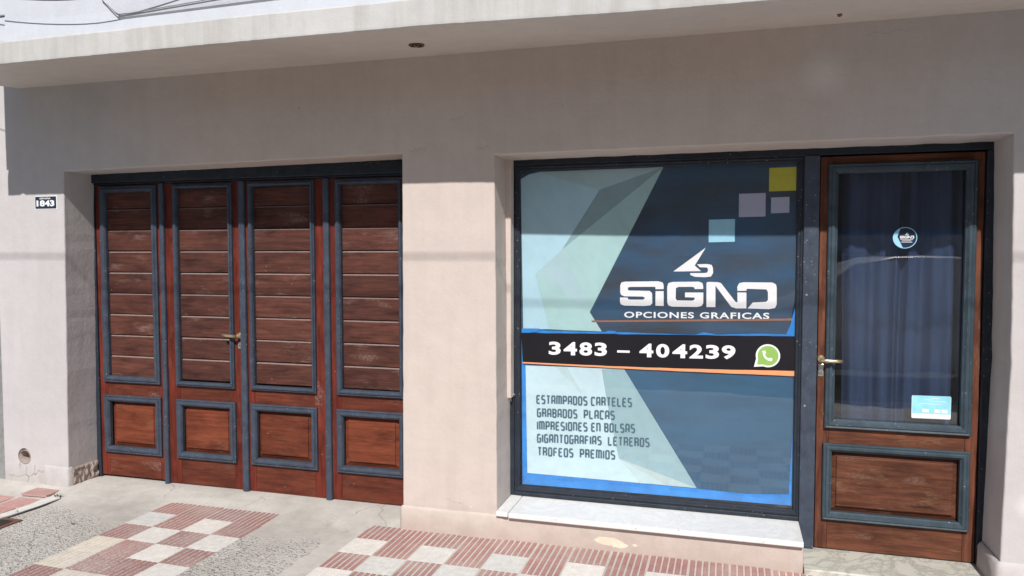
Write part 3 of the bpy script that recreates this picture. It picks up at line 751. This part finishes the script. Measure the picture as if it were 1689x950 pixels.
    if n == 1:
        bm = nb(); tube(bm, [(-3.030, YG-.001, 1.048), (-3.030, YG-.012, 1.048)], [.019, .017], 16)
        tube(bm, [(-3.030, YG-.010, 1.048), (-3.030, YG-.050, 1.048)], .008, 10)
        tube(bm, [(-3.022, YG-.052, 1.048), (-3.05, YG-.056, 1.049), (-3.09, YG-.054, 1.051), (-3.128, YG-.050, 1.054)], [.010, .0095, .0095, .0085], 10)
        obj('handle', bm, 'brass', leaf)
        bm = nb(); box(bm, -3.0435, -3.0175, YG-.006, YG+.001, .962, 1.005, .003); box(bm, -3.036, -3.0245, YG-.0075, YG-.005, .981, .9845, .0, 1)
        obj('lock_plate', bm, ['steel', 'hole'], leaf)

# ------------------------------------------------------------------ shop window
YS = .29
bm = nb()
box(bm, -1.245, -1.195, YS-.025, .335, .163, 2.125, .004)             # left post
box(bm, -1.1945, 1.26, YS-.025, .335, 2.078, 2.125, .004)            # head across window and door
box(bm, 1.194, 1.26, YS-.030, .335, .020, 2.0775, .005)             # right post
box(bm, -1.1945, .3650, YS-.026, .335, .163, .186, .004)             # bottom rail
wframe = obj('window_frame', bm, 'frame', house)
bm = nb(); box(bm, .3655, .4405, YS-.034, .335, .026, 2.0775, .006); obj('door_post', bm, 'grey', house)             # post between window and door
bm = nb(); ring(bm, -1.194, .365, .1865, 2.0775, [(0, -.01), (0, .016), (.010, .018), (.016, .011), (.024, .011), (.030, .004), (.030, -.02)], YS)
obj('glazing_bead', bm, 'frame', wframe)
bm = nb(); box(bm, -1.168, .340, YS+.0045, YS+.0085, .212, 2.052); obj('pane', bm, 'glass', wframe)
bm = nb(); tube(bm, [(-1.222, YS-.026, .765), (-1.222, YS-.045, .762), (-1.222, YS-.045, .735), (-1.222, YS-.027, .733)], .0065, 8); box(bm, -1.236, -1.208, YS-.030, YS-.0255, .715, .785, .002); tube(bm, [(-1.208, YS-.04, .758), (-1.185, YS-.046, .762)], .004, 6)
obj('hasp', bm, 'bolt', wframe)
for z in (1.36, .78): bm = nb(); tube(bm, [(.385, YS-.033, z), (.385, YS-.038, z)], [.006, .004], 10); obj('screw', bm, 'bolt', wframe)

# films stuck on the inside of the pane; each lies a little behind the one over it
YF = YS+.0105
bm = nb(); poly(bm, [(-1.160, 1.150), (-1.155, .221), (.334, .231), (.345, 1.16), (.30, 1.155), (.318, 1.35), (.345, 1.40), (.345, 1.2), (.345, 1.16), (.346, .225), (.346, .214), (-1.166, .214), (-1.166, 1.150)][:4], YF+.0040)
poly(bm, [(.345, 1.43), (.3345, 1.30), (.312, 1.20), (.286, 1.13), (.345, 1.10)], YF-.0008); poly(bm, [(-.19, 1.128), (-.13, 1.146), (-.05, 1.134), (-.02, 1.122)], YF-.0008); poly(bm, [(-1.155, 1.14), (-1.05, 1.142), (-1.06, 1.122), (-1.10, 1.118), (-1.155, 1.09)], YF-.0008)
poly(bm, [(-.660, 1.140), (-.615, 1.141), (-.60, 1.128), (-.66, 1.12)], YF-.0008)
tag(obj('blue_backing_sheet', bm, 'tape', None, loc=(-.4, YF, .22)), 'bright blue plastic sheet showing round the edges of the lower window film', 'plastic sheet')

upper = empty('window_film', (-.4, YF, 1.13), 'upper half window film, navy with pale teal facets and the white SIGNO logo', 'window film')
bm = nb(); L = YF+.0018
poly(bm, [(-1.165, 2.050), (.340, 2.050), (.340, 1.44), (.328, 1.30), (.300, 1.150), (.118, 1.148), (-.133, 1.133), (-.662, 1.136), (-.70, 1.133), (-1.160, 1.133)], L, 0)
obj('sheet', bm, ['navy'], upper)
L -= .0004
FAC = [('f_base', [(-1.163, 2.004), (-1.113, 2.03), (-1.048, 2.042), (-.354, 2.047), (-.758, 1.243), (-.689, 1.135), (-.905, 1.136), (-.994, 1.14), (-1.149, 1.133)]),
       ('f_d', [(-1.048, 2.041), (-.706, 1.931), (-.354, 2.0465)]), ('f_b', [(-.706, 1.931), (-.354, 2.047), (-.92, 1.596)]), ('f_c', [(-.354, 2.047), (-.758, 1.243), (-.92, 1.596)]),
       ('f_d', [(-1.077, 1.457), (-.92, 1.596), (-.758, 1.243)]), ('f_c', [(-1.077, 1.457), (-.758, 1.243), (-.689, 1.135), (-.994, 1.139)])]
for i, (m, p) in enumerate(FAC):
    bm = nb(); poly(bm, p, L-.00022*i); obj('facet', bm, m, upper)
L -= .0016
for m, (x0, x1, z0, z1) in (('yellow', (.195, .329, 1.901, 2.024)), ('lilac', (.044, .179, 1.768, 1.892)), ('lilac', (.206, .297, 1.786, 1.869)), ('sky_print', (-.110, .025, 1.635, 1.757))):
    bm = nb(); poly(bm, [(x0, z0), (x1, z0+.002), (x1, z1+.002), (x0, z1)], L); obj('square', bm, m, upper)
LOGO = {
'S': [(-0.586, 1.396), (-0.58, 1.413), (-0.562, 1.418), (-0.376, 1.422), (-0.352, 1.415), (-0.347, 1.398), (-0.347, 1.379), (-0.391, 1.378), (-0.393, 1.391), (-0.527, 1.389), (-0.542, 1.386), (-0.544, 1.376), (-0.539, 1.369), (-0.423, 1.368), (-0.41, 1.356), (-0.408, 1.3), (-0.419, 1.288), (-0.45, 1.284), (-0.561, 1.284), (-0.581, 1.29), (-0.587, 1.304), (-0.587, 1.329), (-0.544, 1.329), (-0.542, 1.32), (-0.53, 1.318), (-0.461, 1.319), (-0.451, 1.324), (-0.451, 1.331), (-0.461, 1.336), (-0.562, 1.336), (-0.581, 1.343), (-0.586, 1.36)],
'I': [(-0.391, 1.367), (-0.347, 1.368), (-0.346, 1.286), (-0.391, 1.286)],
'G': [(-0.328, 1.392), (-0.322, 1.412), (-0.301, 1.419), (-0.158, 1.422), (-0.14, 1.414), (-0.136, 1.397), (-0.136, 1.382), (-0.181, 1.381), (-0.183, 1.39), (-0.194, 1.393), (-0.267, 1.392), (-0.281, 1.385), (-0.282, 1.327), (-0.274, 1.318), (-0.193, 1.318), (-0.182, 1.323), (-0.18, 1.335), (-0.232, 1.336), (-0.232, 1.362), (-0.135, 1.363), (-0.135, 1.305), (-0.143, 1.29), (-0.166, 1.284), (-0.3, 1.283), (-0.32, 1.289), (-0.327, 1.305)],
'N': [(-0.118, 1.284), (-0.119, 1.416), (-0.112, 1.421), (-0.059, 1.42), (-0.043, 1.415), (0.033, 1.315), (0.043, 1.312), (0.042, 1.366), (0.088, 1.366), (0.089, 1.281), (0.036, 1.28), (0.011, 1.288), (-0.072, 1.401), (-0.071, 1.285)],
'O': [(0.042, 1.374), (0.041, 1.396), (0.051, 1.416), (0.073, 1.421), (0.219, 1.421), (0.237, 1.411), (0.241, 1.392), (0.242, 1.305), (0.234, 1.286), (0.202, 1.279), (0.096, 1.281), (0.121, 1.313), (0.189, 1.318), (0.198, 1.328), (0.197, 1.371), (0.189, 1.384), (0.09, 1.386), (0.087, 1.375)],
'arrow': [(-0.125, 1.606), (-0.296, 1.476), (-0.148, 1.479), (-0.182, 1.509)],
'loop': [(-0.17, 1.516), (-0.116, 1.518), (-0.093, 1.513), (-0.086, 1.496), (-0.085, 1.469), (-0.096, 1.45), (-0.128, 1.446), (-0.181, 1.448), (-0.205, 1.458), (-0.205, 1.468), (-0.129, 1.469), (-0.116, 1.472), (-0.112, 1.482), (-0.112, 1.492), (-0.119, 1.499), (-0.155, 1.5)]}
for k, p in LOGO.items():
    bm = nb(); poly(bm, p, L); obj('logo_emblem' if k in ('arrow', 'loop') else 'letter', bm, 'white_print', upper)
bm = nb(); text_mesh(bm, 'OPCIONES GRAFICAS', -.563, 1.216, .206, 1.226, .034, L, 0, .022, 1.12); obj('lettering', bm, 'white_print', upper)
bm = nb(); poly(bm, [(-.748, 1.196), (.345, 1.233), (.345, 1.222), (-.745, 1.186)], L); poly(bm, [(.29, 1.232), (.345, 1.237), (.345, 1.222)], L-.0003); obj('orange_line', bm, 'dull_orange', upper)

lower = empty('window_film', (-.4, YF, .29), 'lower half window film with pale facets and five dark lines of printed services', 'window film')
bm = nb(); L = YF+.0018
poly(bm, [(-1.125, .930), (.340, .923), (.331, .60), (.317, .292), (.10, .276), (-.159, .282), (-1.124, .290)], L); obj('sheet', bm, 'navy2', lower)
L -= .0004
for i, (m, p) in enumerate([('f_l', [(-1.135, .924), (-.562, .927), (-.159, .284), (-1.124, .290)]), ('f_f', [(-.688, .919), (-.562, .927), (-.159, .284), (-.589, .417), (-.66, .748)]), ('f_g', [(-.589, .417), (-.159, .284), (-.326, .2875)]),
                            ('f_h', [(-.589, .417), (-.326, .2875), (-.47, .285)]), ('f_h', [(-.958, .925), (-.887, .924), (-.799, .775)])]):
    bm = nb(); poly(bm, p, L-.00022*i); obj('facet', bm, m, lower)
L -= .0016
for s, x0, z0, x1, z1 in (('ESTAMPADOS CARTELES', -1.066, .701, -.520, .712), ('GRABADOS  PLACAS', -1.062, .623, -.616, .634), ('IMPRESIONES EN BOLSAS', -1.062, .548, -.502, .566), ('GIGANTOGRAFIAS  LETREROS', -1.062, .473, -.421, .492), ('TROFEOS  PREMIOS', -1.058, .396, -.613, .407)):
    bm = nb(); stroke_text(bm, s, x0, z0, x1, z1, .054, .0098, L); obj('lettering', bm, 'ink', lower)

band = empty('phone_number_strip', (-.4, YF-.003, .93), 'black vinyl strip across the shop window with a white phone number and green phone icon', 'sign')
bm = nb(); n = 40; LB = YS+.0030
tops = [(-1.158+1.503*i/n, (1.119+(1.143-1.119)*i/n)-.004-.012*math.sin(i/n*3.1)**2*0+.0035*noise.noise(Vector((i*.35, 3, 0)))) for i in range(n+1)]
bots = [(-1.150+1.503*i/n, (.945+(.957-.945)*i/n)-.008*math.sin(math.pi*i/n)+.0012*noise.noise(Vector((i*.4, 7, 0)))) for i in range(n+1)]
A = [bm.verts.new((x, LB, z)) for x, z in tops]; B = [bm.verts.new((x, LB, z)) for x, z in bots]
for i in range(n): bm.faces.new((A[i], B[i], B[i+1], A[i+1]))
obj('sheet', bm, 'black', band)
bm = nb(); A = [bm.verts.new((x, LB+.0004, z+.003)) for x, z in bots]; B = [bm.verts.new((x, LB+.0004, z-(.0085+.020*(i/n)**2))) for i, (x, z) in enumerate(bots)]
for i in range(n): bm.faces.new((A[i], B[i], B[i+1], A[i+1]))
obj('orange_edge', bm, 'orange', band)
LB -= .0004
for s, x0, x1 in [('3', -0.994, -0.924), ('4', -0.907, -0.829), ('8', -0.815, -0.742), ('3', -0.728, -0.658), ('4', -0.476, -0.4), ('0', -0.385, -0.313), ('4', -0.296, -0.217), ('2', -0.205, -0.133), ('3', -0.119, -0.049), ('9', -0.035, 0.036)]:
    z = .993+(x0+.994)/1.03*.012
    bm = nb(); text_mesh(bm, s, x0, z, x1, z+.001, .076, LB, 0, .035); obj('digit', bm, 'white_print', band)
bm = nb(); poly(bm, [(-0.6, 1.020), (-0.53, 1.0205), (-0.53, 1.033), (-0.6, 1.0325)], LB)
obj('dash', bm, 'white_print', band)
cx, cz, rr_ = .2015, 1.0315, .0615
bm = nb(); disc(bm, cx, cz, LB, rr_, 36); poly(bm, [(cx-.058, cz-.012), (cx-.070, cz-.062), (cx-.018, cz-.057)], LB-.0001)
icon = obj('phone_icon', bm, 'white_print', band)
bm = nb(); disc(bm, cx+.0005, cz, LB-.0006, .0525, 36); poly(bm, [(cx-.050, cz-.014), (cx-.053, cz-.049), (cx-.020, cz-.047)], LB-.0007); obj('speech_bubble', bm, 'green', icon)
bm = nb(); arc = [(cx-.019, cz+.021), (cx-.020, cz+.005), (cx-.012, cz-.010), (cx+.002, cz-.020), (cx+.018, cz-.023)]
strip(bm, arc, .0105, LB-.0011); strip(bm, [(cx-.022, cz+.026), (cx-.017, cz+.010)], .016, LB-.0013); strip(bm, [(cx+.004, cz-.018), (cx+.022, cz-.021)], .016, LB-.0014); obj('handset', bm, 'white_print', icon)

# ------------------------------------------------------------------ entrance door
bm = nb(); YD = YS-.012
box(bm, .4455, .505, YD, YD+.035, .030, 2.070, .003, 0); box(bm, 1.135, 1.191, YD, YD+.035, .030, 2.070, .003, 0)
for z0, z1 in ((.030, .215), (.565, .695), (2.010, 2.070)): box(bm, .5055, 1.1345, YD+.0008, YD+.034, z0, z1, .002, 1)
door = obj('entrance_door', bm, ['dstile', 'drail'], house)
DM = [(0, 0), (0, .018), (.006, .025), (.014, .022), (.020, .028), (.032, .026), (.040, .016), (.047, .010), (.047, -.016)]
bm = nb(); ring(bm, .482, 1.157, .669, 2.030, DM, YD-.0005); obj('moulding', bm, 'greyd', door)
bm = nb(); ring(bm, .478, 1.157, .187, .590, [(t*.93, d) for t, d in DM], YD-.0005); obj('moulding', bm, 'greyd', door)
x0, x1, z0, z1 = .520, 1.114, .230, .547; bm = nb(); loops = []
for t, y in ((-.006, .028), (0, .026), (.007, .022), (.026, .012), (.0275, .004), (.032, .002)):
    loops.append([bm.verts.new((x, YD+y, z)) for x, z in ((x0+t, z0+t), (x1-t, z0+t), (x1-t, z1-t), (x0+t, z1-t))])
for A, B in zip(loops, loops[1:]):
    for i in range(4): bm.faces.new((A[i], A[(i+1) % 4], B[(i+1) % 4], B[i]))
bm.faces.new(loops[-1]); bmesh.ops.recalc_face_normals(bm, faces=bm.faces); obj('raised_panel', bm, 'drail', door)
bm = nb(); box(bm, .50, 1.14, YD+.0345, YD+.038, .19, .60); obj('backing', bm, 'darkgap', door)
bm = nb(); box(bm, .515, 1.125, YD+.018, YD+.022, .700, 1.998); obj('pane', bm, 'doorglass', door)
bm = nb()
tube(bm, [(.463, YD-.001, 1.026), (.463, YD-.010, 1.026)], [.019, .016], 16); tube(bm, [(.463, YD-.008, 1.026), (.463, YD-.052, 1.026)], .008, 10)
tube(bm, [(.455, YD-.052, 1.026), (.49, YD-.058, 1.025), (.53, YD-.056, 1.024), (.560, YD-.050, 1.023)], [.010, .0095, .0095, .008], 10); obj('handle', bm, 'brass', door)
bm = nb(); box(bm, .449, .4765, YD-.005, YD+.001, .936, 1.002, .003); tube(bm, [(.463, YD-.004, .962), (.463, YD-.014, .962)], [.0115, .010], 12); box(bm, .4615, .4645, YD-.0155, YD-.0135, .956, .968, 0, 1); obj('lock_plate', bm, ['steel', 'hole'], door)

# curtain behind the door glass
bm = nb(); NX, NZ = 120, 26; g = []
for i in range(NX+1):
    x = .575+.555*i/NX; row = []
    for j in range(NZ+1):
        z = .45+1.62*j/NZ; t = (x-.5)
        y = .385+.024*math.sin(t*31+.6*math.sin(z*1.3))+.010*math.sin(t*83+1.1+z*.5)+.006*noise.noise(Vector((x*14, z*2, 0)))
        if abs(x-.855) < .03: y += .07*(1-abs(x-.855)/.03)
        row.append(bm.verts.new((x+.008*math.sin(z*2.1+t*9), y, z)))
    g.append(row)
for i in range(NX):
    for j in range(NZ): bm.faces.new((g[i][j], g[i][j+1], g[i+1][j+1], g[i+1][j])).smooth = True
tag(obj('curtain', bm, 'curtain', None, loc=(.85, .39, .45)), 'blue grey cloth curtain in folds behind the glass of the entrance door', 'curtain')

# stickers on the door glass
YT = YD+.0165
st = empty('round_sticker', (.847, YT, 1.653), 'small round dark sticker with pale cyan crescent and tiny SIGNO logo on door glass', 'sticker')
bm = nb(); disc(bm, .8475, 1.653, YT, .0555, 40, 0, .0535); obj('rim', bm, 'sky_print', st)
bm = nb(); P = [(.8475+.052*math.cos(a), 1.653+.050*math.sin(a)) for a in [R(d) for d in range(-100, 118, 8)]]
poly(bm, P+[(.8475-.035, 1.653+.006)], YT-.0004); obj('field', bm, 'plate', st)
bm = nb(); c0 = (.8475+.009, 1.656); f = .064/.83
for k, p in LOGO.items(): poly(bm, [(c0[0]+(x+.172)*f, c0[1]+(z-1.35)*f*1.25) for x, z in p], YT-.0008)
for zz, a, b in ((1.6425, .826, .884), (1.6365, .834, .876), (1.630, .829, .881)): poly(bm, [(a, zz), (b, zz), (b, zz+.0022), (a, zz+.0022)], YT-.0008)
obj('lettering', bm, 'white_print', st)
st = empty('card_sticker', (.985, YT, .74), 'light cyan and white rectangular card sticker in the lower right corner of the door glass', 'sticker')
bm = nb(); P = []
for cx_, cz_, a0 in ((1.068, .852, 0), (.902, .850, 90), (.902, .746, 180), (1.068, .748, 270)):
    P += [(cx_+.006*math.cos(R(a0+d)), cz_+.006*math.sin(R(a0+d))) for d in (0, 30, 60, 90)]
poly(bm, P, YT); obj('card', bm, 'white_print', st)
bm = nb(); poly(bm, [(.8985, .766), (1.0725, .766), (1.0725, .8575), (.8985, .856)], YT-.0004); obj('print', bm, 'cyan', st)
bm = nb()
for x0_, x1_, z_ in ((.985, 1.020, .843), (.955, .982, .8355), (.99, 1.05, .828), (.93, 1.03, .815)): poly(bm, [(x0_, z_), (x1_, z_), (x1_, z_+.0025), (x0_, z_+.0025)], YT-.0008)
for x0_, x1_ in ((.945, .975), (1.000, 1.026), (1.032, 1.058)): poly(bm, [(x0_, .772), (x1_, .772), (x1_, .790), (x0_, .790)], YT-.0008)
obj('small_print', bm, 'white_print', st)

# house number plate
pl = empty('house_number_plate', (-4.305, -.002, 1.91), 'small dark enamel street number plate reading ESPAÑA 1843 beside the garage door', 'number plate')
bm = nb(); box(bm, -4.392, -4.220, -.0045, -.0005, 1.872, 1.950, .003); obj('plate', bm, 'plate', pl)
bm = nb(); box(bm, -4.398, -4.214, -.0018, .001, 1.866, 1.956, .002); obj('plate_border', bm, 'white_print', pl)
bm = nb(); text_mesh(bm, '1843', -4.380, 1.886, -4.232, 1.886, .040, -.0052, 0, .045, 1.0); text_mesh(bm, 'ESPAÑA', -4.352, 1.932, -4.262, 1.932, .014, -.0052, 0, .02); obj('lettering', bm, 'white_print', pl)

# open junction box and hook in the soffit
lb = empty('soffit_light_fitting', (-1.542, -.314, 2.632), 'small round empty light fitting in the canopy underside above the pillar', 'light fitting')
zc = 2.662-(.314/.712)*(2.662-2.602)
bm = nb(); rr = [[bm.verts.new((-1.542+r*math.cos(2*math.pi*i/20), -.314+r*math.sin(2*math.pi*i/20), z)) for i in range(20)] for r, z in ((.040, zc+.006), (.040, zc-.004), (.030, zc-.004), (.028, zc+.004))]
for A, B in zip(rr, rr[1:]):
    for i in range(20): bm.faces.new((A[i], A[(i+1) % 20], B[(i+1) % 20], B[i]))
obj('ring', bm, 'rust', lb)
bm = nb(); bm.faces.new([bm.verts.new((-1.542+.029*math.cos(2*math.pi*i/20), -.314+.029*math.sin(2*math.pi*i/20), zc-.002)) for i in range(20)]); obj('inside', bm, 'hole', lb)
bm = nb(); tube(bm, [(-1.555, -.314, zc-.001), (-1.545, -.312, zc-.012), (-1.53, -.316, zc-.004)], .003, 6); obj('wire_end', bm, 'bolt', lb)
zc = 2.662-(.257/.712)*(2.662-2.573)
bm = nb(); tube(bm, [(.454, -.257, zc+.004), (.454, -.257, zc-.008)], [.012, .008], 12); tag(obj('soffit_plug', bm, 'rust', None, loc=(.454, -.257, zc)), 'tiny dark plug in the canopy underside above the window and door post', 'plug')

# cable lying on the balcony ledge
bm = nb(); tube(bm, [(-3.125, -.712, 2.892), (-3.08, -.714, 2.854), (-3.03, -.716, 2.810), (-3.005, -.716, 2.797), (-2.95, -.716, 2.7965), (-2.757, -.717, 2.806), (-2.6, -.718, 2.814), (-2.45, -.719, 2.822), (-1.9, -.721, 2.85), (3.3, -.722, 2.93)], .0025, 6)
tag(obj('ledge_cable', bm, 'bolt', None, loc=(-3, -.76, 2.8)), 'thin grey cable running along the rounded ledge above the canopy', 'cable')
bm = nb(); P = [(-4.6+2.2*i/24, -.80, 2.861+.155*abs((-4.6+2.2*i/24)+3.15)**1.6) for i in range(25)]; tube(bm, P, .0028, 6)
tag(obj('hanging_cable', bm, 'rubber', None, loc=(-4, -.8, 2.97)), 'dark cable sagging across the top left of the wall', 'cable')
# overhead service cable above the street: only its soft shadow falls on the wall
bm = nb(); tube(bm, [(-30+60*i/30, -3.4, 4.62-.00004*(i-15)**2) for i in range(31)], .006, 6)
tag(obj('overhead_cable', bm, 'rubber', None, loc=(0, -3.4, 4.6)), 'black overhead cable strung along the street', 'cable')

# ------------------------------------------------------------------ neighbour at the left edge
nh = empty('neighbour_house', (-5.6, 0, 0), 'pale neighbouring wall with a light blue metal door at the left edge', 'building')
bm = nb(); box(bm, -14, -5.75, .02, .5, -.3, 3.6); box(bm, -5.75, -4.742, .02, .5, 1.62, 3.6); obj('wall', bm, 'parapet', nh)
M['blue_door'] = flat('light_blue_paint', (.36, .50, .60), .4, .08)
bm = nb(); box(bm, -5.74, -4.83, .06, .10, .05, 1.61, .004); obj('door', bm, 'blue_door', nh)
bm = nb(); box(bm, -4.80, -4.737, .012, .14, -.05, 1.619, .004); box(bm, -4.829, -4.80, .045, .14, -.05, 1.619, .003); obj('door_frame', bm, 'bolt', nh)

# ------------------------------------------------------------------ across the street (seen only in the glass)
M['brown'] = plaster('brown_wall', (.30, .24, .20)); M['blueband'] = flat('blue_shutter', (.16, .28, .50), .5, .1); M['fardark'] = flat('far_glass', (.05, .06, .08), .15)
fh = empty('far_shopfront', (0, -16, 0), 'long low shopfront across the street seen only as a reflection in the glass', 'building')
bm = nb(); box(bm, -16, 16, -22, -16, -.1, 4.2); obj('wall', bm, 'brown', fh)
bm = nb(); box(bm, -16, 16, -15.98, -15.9, 1.55, 2.15, .01); obj('fascia_band', bm, 'blueband', fh)
for x in (-12.5, -8, -3.5, 1, 5.5, 10):
    bm = nb(); box(bm, x, x+2.6, -15.995, -15.95, .15, 1.45, .01); obj('window', bm, 'fardark', fh)
M['carpaint'] = flat('white_car_paint', (.62, .63, .65), .22, .03, spec=.6); M['carglass'] = flat('car_glass', (.03, .035, .04), .08, .05, spec=.8)
car = empty('parked_car', (1.9, -6.2, -.13), 'white estate car parked at the kerb behind the camera and mirrored in the door glass', 'car')
cx0 = -.4; W0, W1 = -7.15, -5.35
side = [(0, .35), (.05, .75), (.25, .92), (1.15, 1.05), (1.85, 1.56), (2.3, 1.66), (3.7, 1.66), (4.25, 1.50), (4.55, 1.0), (4.62, .5), (4.55, .28), (.1, .28)]
bm = nb(); sec = []
for y, s, dz in ((W0, .96, -.03), (W0+.06, 1, 0), (W1-.06, 1, 0), (W1, .96, -.03)):
    sec.append([bm.verts.new((cx0+2.3+(x-2.3)*s, y+(.16 if z > 1.1 else 0)*(1 if y < -6.2 else -1), z-.13+dz*(z > 1.1))) for x, z in side])
for A, B in zip(sec, sec[1:]):
    for i in range(len(side)): bm.faces.new((A[i], A[(i+1) % len(side)], B[(i+1) % len(side)], B[i]))
bm.faces.new(sec[0]); bm.faces.new(sec[-1][::-1]); bmesh.ops.recalc_face_normals(bm, faces=bm.faces)
bmesh.ops.bevel(bm, geom=bm.edges[:], offset=.02, segments=2, affect='EDGES')
obj('body', bm, 'carpaint', car, True)
for pp in ([(1.42, 1.08), (1.93, 1.50), (2.45, 1.56), (2.45, 1.08)], [(2.53, 1.08), (2.53, 1.57), (3.35, 1.57), (3.35, 1.08)], [(3.43, 1.08), (3.43, 1.56), (3.95, 1.50), (4.2, 1.08)]):
    bm = nb(); a = [bm.verts.new((cx0+x, W1-.005-(.17 if z > 1.2 else .115), z-.13)) for x, z in pp]; b = [bm.verts.new((v.co.x, v.co.y-.03, v.co.z)) for v in a]
    bm.faces.new(a); [bm.faces.new((a[i], a[(i+1) % 4], b[(i+1) % 4], b[i])) for i in range(4)]; obj('window', bm, 'carglass', car)
for x in (.85, 3.7):
    for y in (W0+.05, W1-.15):
        bm = nb(); tube(bm, [(cx0+x, y-.08, .19), (cx0+x, y+.12, .19)], .32, 24); wh = obj('wheel', bm, 'rubber', car)
        bm = nb(); tube(bm, [(cx0+x, y+.121, .19), (cx0+x, y+.13, .19)], [.20, .18], 20); obj('rim', bm, 'steel', wh)

# printed words too small to pick apart letter by letter
for o in bpy.data.objects:
    if o.name.split('.')[0] in ('lettering', 'small_print'): o['kind'] = 'stuff'
